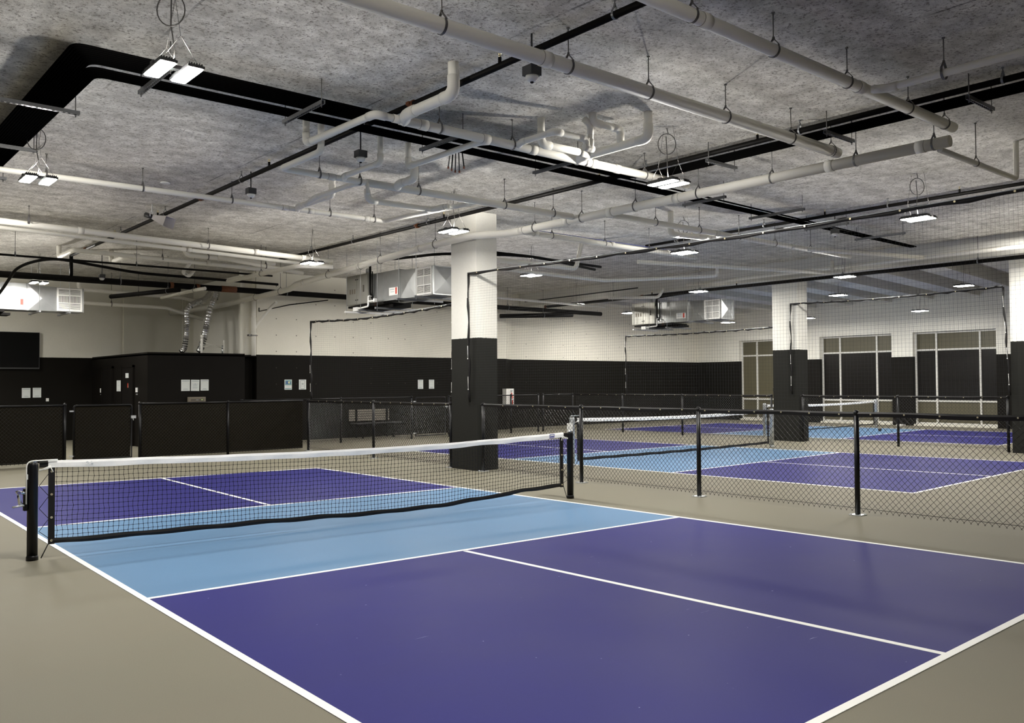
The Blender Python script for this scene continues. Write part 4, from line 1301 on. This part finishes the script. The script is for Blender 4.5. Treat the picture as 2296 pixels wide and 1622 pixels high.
    q = MB(); q.tube([(-.06, 2.20, Zb - .05), (-.06, 2.12, Zb - .05)], .03, 8); q.build('brass_valve', M['orange'], t)
    q = MB(); q.lathe([(.05, 0), (.05, .12), (.03, .14)], (.1, 2.75, Zt + .08), 12); q.build('power_box', M['steel'], t)
    return t
M['cabinet'] = mat('cabinet_sheet_metal', (.36, .355, .32), .38, .5, var=.1, scale=5)
ah = air_handler('grey air handler with white grille, seen just left of the nearest pillar')
ah.location = (5.1, 5.82, 0)
dup(ah, (15.8, 6.56, 0), 0, 'grey air handler behind the hanging net, left of the middle pillar')
dup(ah, (.79, 15.0, .02), PI / 2, 'air handler at the far left with its white grille facing the viewer')

# ------------------------------------------------------------------ recess fittings: foil ducts, pipe stubs, wall pipe
def foil_duct(label, pts, r):
    og = Vector(pts[0]); P_ = fillet(pts, .25, 8)
    # ribbed
    dense = []
    for a, c in zip(P_, P_[1:]):
        k = max(1, int((c - a).length / .03))
        dense += [a.lerp(c, i / k) for i in range(k)]
    dense.append(P_[-1])
    rnd = random.Random(len(pts))
    q = MB(); q.tube(dense, [r * (1 + (.08 if i % 2 else -.08) + rnd.uniform(-.05, .05)) for i in range(len(dense))], 14, smooth=False)
    return tag(q.build('foil_duct', M['foil'], None, og), label, 'duct')
foil_duct('crinkled silver foil duct rising from the black partition, the left one', [(3.42, 15.6, 2.52), (3.52, 15.6, 2.6), (3.60, 15.6, 3.2), (3.60, 15.7, 3.72), (3.85, 15.8, 3.92), (4.25, 16.0, 4.05), (4.45, 16.1, 4.3)], .075)
foil_duct('crinkled silver foil duct beside the short white pipe on the partition', [(3.80, 15.3, 2.52), (3.86, 15.3, 2.6), (4.02, 15.35, 3.1), (4.12, 15.4, 3.6), (4.28, 15.5, 3.95), (4.42, 15.6, 4.15), (4.48, 15.7, 4.4)], .085)
def stub(label, x, y, z0, z1, r, mt='pvc', name='pipe_stub'):
    q = MB(); q.tube([(x, y, z0), (x, y, z1)], r, 12)
    if name == 'pipe_stub': q.tube([(x, y, z1 - .10), (x, y, z1 - .02)], r + .007, 12)
    return tag(q.build(name, M[mt], None, (x, y, z0)), label, 'pipe')
stub('short white pipe standing on the partition between the two foil ducts', 3.74, 14.9, 2.42, 2.97, .034)
stub('thin short white pipe standing right of the foil ducts', 4.36, 14.9, 2.42, 2.84, .018)
stub('stub of grey pipe in the recess, near the wall corner', 4.52, 15.4, 2.42, 2.72, .03, 'steel')
t = thing('wall_pipe', 'vertical white pipe with a diagonal arm on the back wall, beside the recess', 'pipe', (4.86, 14.08, 2.42))
og = Vector((4.86, 14.08, 2.42))
q = MB(); q.tube([(4.86, 14.08, 2.40), (4.86, 14.08, 3.9)], .062, 14); q.build('pipe', M['pvc'], t, og)
q = MB(); q.tube(fillet([(5.30, 13.6, 3.86), (5.25, 13.8, 3.75), (4.92, 14.08, 3.22), (4.86, 14.08, 3.05)], .08), .04, 12); q.build('diagonal_arm', M['pvc'], t, og)
q = MB(); q.tube([(4.86, 14.08, 3.0), (4.86, 14.08, 3.45)], .069, 14); q.tube([(4.86, 14.08, 2.98), (4.86, 14.08, 3.02)], .076, 14); q.build('wye_hub', M['pvcj'], t, og)
q = MB(); q.box((4.72, 14.06, 2.93), (4.80, 14.19, 2.98)); q.box((4.78, 14.0, 2.935), (4.94, 14.02, 2.96)); q.build('clamp', M['rod'], t, og)
for lab, x, r in (('thin conduit on the recess wall, left one of a close pair', 4.62, .012), ('thin conduit on the recess wall, right one of a close pair', 4.70, .009)):
    q = MB(); q.tube([(x, 18.9, 2.42), (x, 18.9, 4.4)], r, 8); tag(q.build('wall_conduit', M['pvc'], None, (x, 18.9, 2.42)), lab, 'conduit')
q = MB(); q.tube(fillet([(3.86, 15.0, 2.76), (4.2, 15.0, 2.66), (4.5, 15.2, 2.63), (4.6, 15.4, 2.70), (4.3, 15.4, 2.72), (3.9, 15.2, 2.66)], .1), .009, 6); tag(q.build('loose_cable', M['pvc'], None, (3.86, 15.0, 2.76)), 'loose pale cable strung between the foil ducts and the stubs', 'cable')
q = MB()
for y in (14.0,): q.tube([(5.9, 14.05, 3.85), (5.0, 14.05, 3.62), (5.0, 14.05, 3.72)], .016, 8)
q.tube([(7.1, 14.05, 4.05), (5.9, 14.05, 3.85)], .016, 8)
tag(q.build('sway_brace', M['pipeblk'], None, (5.0, 14.05, 3.62)), 'thin black diagonal brace below the main, right of the wall pipe', 'brace')

# ------------------------------------------------------------------ television, notices, doors
og = Vector((-.3, YF - .1, 2.62)); t = thing('television', 'big black television on the far left wall, cut by the photo edge', 'television', og)
q = MB(); q.box((-1.35, YF - .09, 2.09), (.68, YF - .04, 3.14)); q.build('casing', M['camgrey'], t, og)
q = MB(); q.box((-1.33, YF - .093, 2.13), (.665, YF - .09, 3.125)); q.build('screen', M['screen'], t, og)
q = MB(); q.box((-.6, YF - .04, 2.3), (.2, YF - .002, 2.9)); q.build('wall_mount', M['camgrey'], t, og)

def notice(label, kind, p, ux, w=.216, h=.28, tilt=0., name='paper_sign', cat='notice'):
    """flat sheet on a wall: p = top-left corner, ux = direction to the right as seen, facing the viewer"""
    p = Vector(p); ux = Vector(ux).normalized(); nz = Vector((ux.y, -ux.x, 0)); uz = Vector((0, 0, -1))
    ca, sa = math.cos(tilt), math.sin(tilt)
    e1 = ux * ca + uz * sa; e2 = uz * ca - ux * sa
    def Q(u, v, off): return p + e1 * (u * w) + e2 * (v * h) + nz * off
    q = MB()
    def rect(u0, v0, u1, v1, mi, off=.004): q.quad(Q(u0, v1, off), Q(u1, v1, off), Q(u1, v0, off), Q(u0, v0, off), mi)
    c = Q(.5, .5, .0015); q.rbox(c, e1 * w / 2, nz * .0015, e2 * h / 2)
    mats = [M['paper'], M['ink'], M['inkd'], M['goldink'], M['teal'], M['posterblue'], M['yellow'], M['white'], M['red']]
    if kind in ('one', 'two', 'map'):
        rect(.08, .08, .92, .15, 1, .0034)
        for k in range(9):      # pale arch of lettering
            a = PI * (k + .5) / 9; u, v = .5 - .36 * math.cos(a), .42 - .19 * math.sin(a); rect(u - .035, v - .012, u + .035, v + .012, 3)
        if kind == 'two':       # two blank dark squares left empty of any code
            rect(.18, .88, .82, .905, 1); rect(.25, .80, .75, .83, 1)
        elif kind == 'map':
            for k in range(5): rect(.2 + .03 * (k % 2), .38 + k * .09, .8 - .05 * (k % 3), .41 + k * .09, 1)
            rect(.42, .36, .58, .41, 5)
        else:
            rect(.3, .80, .7, .83, 1); rect(.16, .87, .84, .90, 1); rect(.2, .92, .8, .935, 1)
    elif kind == 'poster':
        rect(.06, .05, .94, .56, 4); rect(.18, .15, .5, .45, 5, .005); rect(.72, .28, .88, .4, 5, .005)
        n = len(q.v); q.v += [tuple(Q(.6 + .13 * math.cos(a), .28 + .095 * math.sin(a), .006)) for a in [-2 * PI * i / 14 for i in range(14)]]; q.face(range(n, n + 14), 6)
        rect(.06, .58, .94, .82, 7); rect(.06, .85, .94, .94, 4)
        for k in range(3): rect(.12, .62 + k * .06, .88, .635 + k * .06, 1, .005)
    elif kind == 'framed':
        for a in ((.22, .05, .78, .09), (.22, .91, .78, .95), (.22, .05, .26, .95), (.74, .05, .78, .95)): rect(*a, 2)
        rect(.36, .41, .64, .47, 2, .005); rect(.44, .28, .56, .31, 1, .005); rect(.44, .16, .56, .18, 1, .005)
        for v in (.57, .62, .72): rect(.28, v, .72, v + .012, 1, .005)
    elif kind == 'tall':
        for v in (.08, .2, .42, .5, .86): rect(.3, v, .75, v + .02, 1)
    elif kind == 'red':
        rect(0, 0, 1, 1, 8)
    o = q.build(name, mats, None, c)
    return tag(o, label, cat)
yb = 14.19; yw = YF
notice('white notice sheet, left one of the pair under the television', 'one', (.255, yw, 1.545), X_)
notice('white notice sheet, right one of the pair under the television', 'two', (.53, yw, 1.55), X_)
notice('left notice of three in a row on the black partition', 'two', (2.945, yb + .01, 1.74), X_, .225, .295)
notice('middle notice of three in a row on the black partition', 'map', (3.20, yb + .01, 1.74), X_, .22, .295, tilt=.02)
notice('right notice of three in a row on the black partition', 'one', (3.45, yb + .01, 1.745), X_, .215, .295)
notice('teal and white poster with a pale yellow ball on the black wall', 'poster', (5.82, YB, 1.735), X_, .222, .285)
notice('white poster with a dark printed frame, right of the teal poster', 'framed', (6.26, YB, 1.735), X_, .222, .285)
notice('white notice left of the nearest pillar, further left one of its pair', 'two', (10.32, YB, 1.72), X_, .20, .29)
notice('white notice left of the nearest pillar, closest to the pillar', 'one', (10.74, YB, 1.72), X_, .205, .29)
q = MB(); q.box((.87, YF - .012, 1.155), (.945, YF - .001, 1.245)); q.box((.895, YF - .018, 1.18), (.92, YF - .012, 1.22)); tag(q.build('light_switch', M['white'], None, (.9, YF, 1.2)), 'small white light switch on the far left black wall', 'switch')

# doors in the side of the partition (facing left)
def door(n, y0, y1, label):
    og = Vector((2.1, (y0 + y1) / 2, 0)); t = thing('door_%d' % n, label, 'door', og); t['kind'] = 'structure'
    q = MB(); q.box((2.065, y0, 0), (2.098, y1, 2.08)); q.build('door_leaf', M['doorpaint'], t, og)
    q = MB()
    q.box((2.05, y0 - .06, 0), (2.10, y0, 2.14)); q.box((2.05, y1, 0), (2.10, y1 + .06, 2.14)); q.box((2.05, y0 - .06, 2.08), (2.10, y1 + .06, 2.14)); q.build('door_frame', M['dark'], t, og)
    q = MB(); q.tube([(2.065, y0 + .07, 1.0), (2.02, y0 + .07, 1.0), (2.02, y0 + .17, 1.0)], .011, 8); q.build('door_handle', M['steel'], t, og)
M['doorpaint'] = mat('black_door_paint', (.006, .005, .0045), .5, spec=.15)
door(1, 15.3, 16.22, 'black door in the side of the partition, with a blue sticker')
door(2, 17.15, 18.1, 'black door further back in the side of the partition')
YM = (0, -1, 0)
notice('tall narrow white notice on the partition between the two black doors', 'tall', (2.1, 16.82, 1.74), YM, .36, .30)
notice('pale blue sticker high on the nearer black door', 'tall', (2.064, 15.90, 1.93), YM, .26, .13, name='door_sticker', cat='sticker')
notice('small red sticker on the nearer black door', 'red', (2.064, 15.72, 1.66), YM, .06, .12, name='door_sticker', cat='sticker')
def wallsign(label, y, z):
    og = Vector((2.09, y, z)); t = thing('wall_control', label, 'wall control', og)
    q = MB(); q.box((2.07, y - .05, z - .05), (2.1, y + .05, z + .07)); q.build('cover', M['white'], t, og)
    q = MB(); q.box((2.08, y - .045, z - .12), (2.1, y + .045, z - .085)); q.build('keypad', M['steel'], t, og)
wallsign('small white wall control right of the nearer black door', 15.02, 1.47)
wallsign('small white wall control beside the farther black door', 18.3, 1.45)

# taupe unit under the three notices
og = Vector((3.33, 14.15, 1.12)); t = thing('wall_audio_unit', 'taupe wall unit with an oval slot under the three notices', 'wall unit', og)
q = MB(); q.box((3.11, 14.10, 1.115), (3.55, 14.20, 1.285)); q.build('body', M['taupe'], t, og)
q = MB(); q.box((3.16, 14.095, 1.175), (3.50, 14.10, 1.235)); q.build('oval_grille', M['taupe2'], t, og)
q = MB(); q.box((3.43, 14.092, 1.20), (3.475, 14.095, 1.222)); q.build('indicator', M['green'], t, og)
q = MB(); q.box((3.29, 14.092, 1.202), (3.36, 14.095, 1.212)); q.build('brand_strip', M['ink'], t, og)

# fire extinguisher cabinet
og = Vector((13.95, 14.0, .85)); t = thing('fire_extinguisher_cabinet', 'white fire extinguisher cabinet with red window on the back wall', 'fire extinguisher', og)
q = MB(); q.box((13.78, 14.0, .80), (14.12, YB, 1.40)); q.build('cabinet_body', M['galvw'], t, og)
q = MB(); q.box((13.93, 13.992, .82), (14.11, 14.0, 1.385)); q.build('door', M['white'], t, og)
q = MB(); q.tube([(14.0, 13.97, .86), (14.0, 13.97, 1.2)], .045, 12); q.tube([(14.0, 13.97, 1.2), (14.0, 13.97, 1.26)], .018, 8); q.build('extinguisher', M['red'], t, og)
q = MB(); q.box((13.96, 13.93, 1.31), (14.03, 13.992, 1.345)); q.box((13.95, 13.92, 1.02), (14.05, 13.925, 1.06), 1); q.build('lettering_strip', [M['ink'], M['white']], t, og)

# bench behind the back fence
og = Vector((8.5, 13.9, 0)); t = thing('bench', 'grey slatted bench against the black back wall, behind two fences', 'bench', og)
q = MB()
for k in range(5): q.box((7.75, 13.98 , .50 + k * .07), (9.12, 14.0, .555 + k * .07))
q.build('backrest', M['bench'], t, og)
q = MB()
for k in range(5): q.box((7.75, 13.52 + k * .085, .42), (9.3, 13.59 + k * .085, .445))
q.build('seat', M['camgrey'], t, og)
for x in (7.95, 9.0):
    q = MB(); q.box((x, 13.55, .0), (x + .05, 13.6, .42)); q.box((x, 13.93, .0), (x + .05, 13.975, .84)); q.box((x, 13.55, .38), (x + .05, 13.97, .42)); q.build('leg', M['pipeblk'], t, og)
# things lying by the far net post
q = MB(); q.lathe([(.02, 0), (.05, .03), (.06, .07), (.03, .1)], (21.1, 4.5, .004), 10); tag(q.build('ball', M['camgrey'], None, (21.1, 4.5, .004)), 'small dark ball on the light blue zone of the farthest court', 'ball')
q = MB(); q.box((24.45, 5.45, .003), (24.8, 5.62, .06)); tag(q.build('folded_paper', M['white'], None, (24.6, 5.5, .003)), 'small white box on the floor before the far windows', 'box')
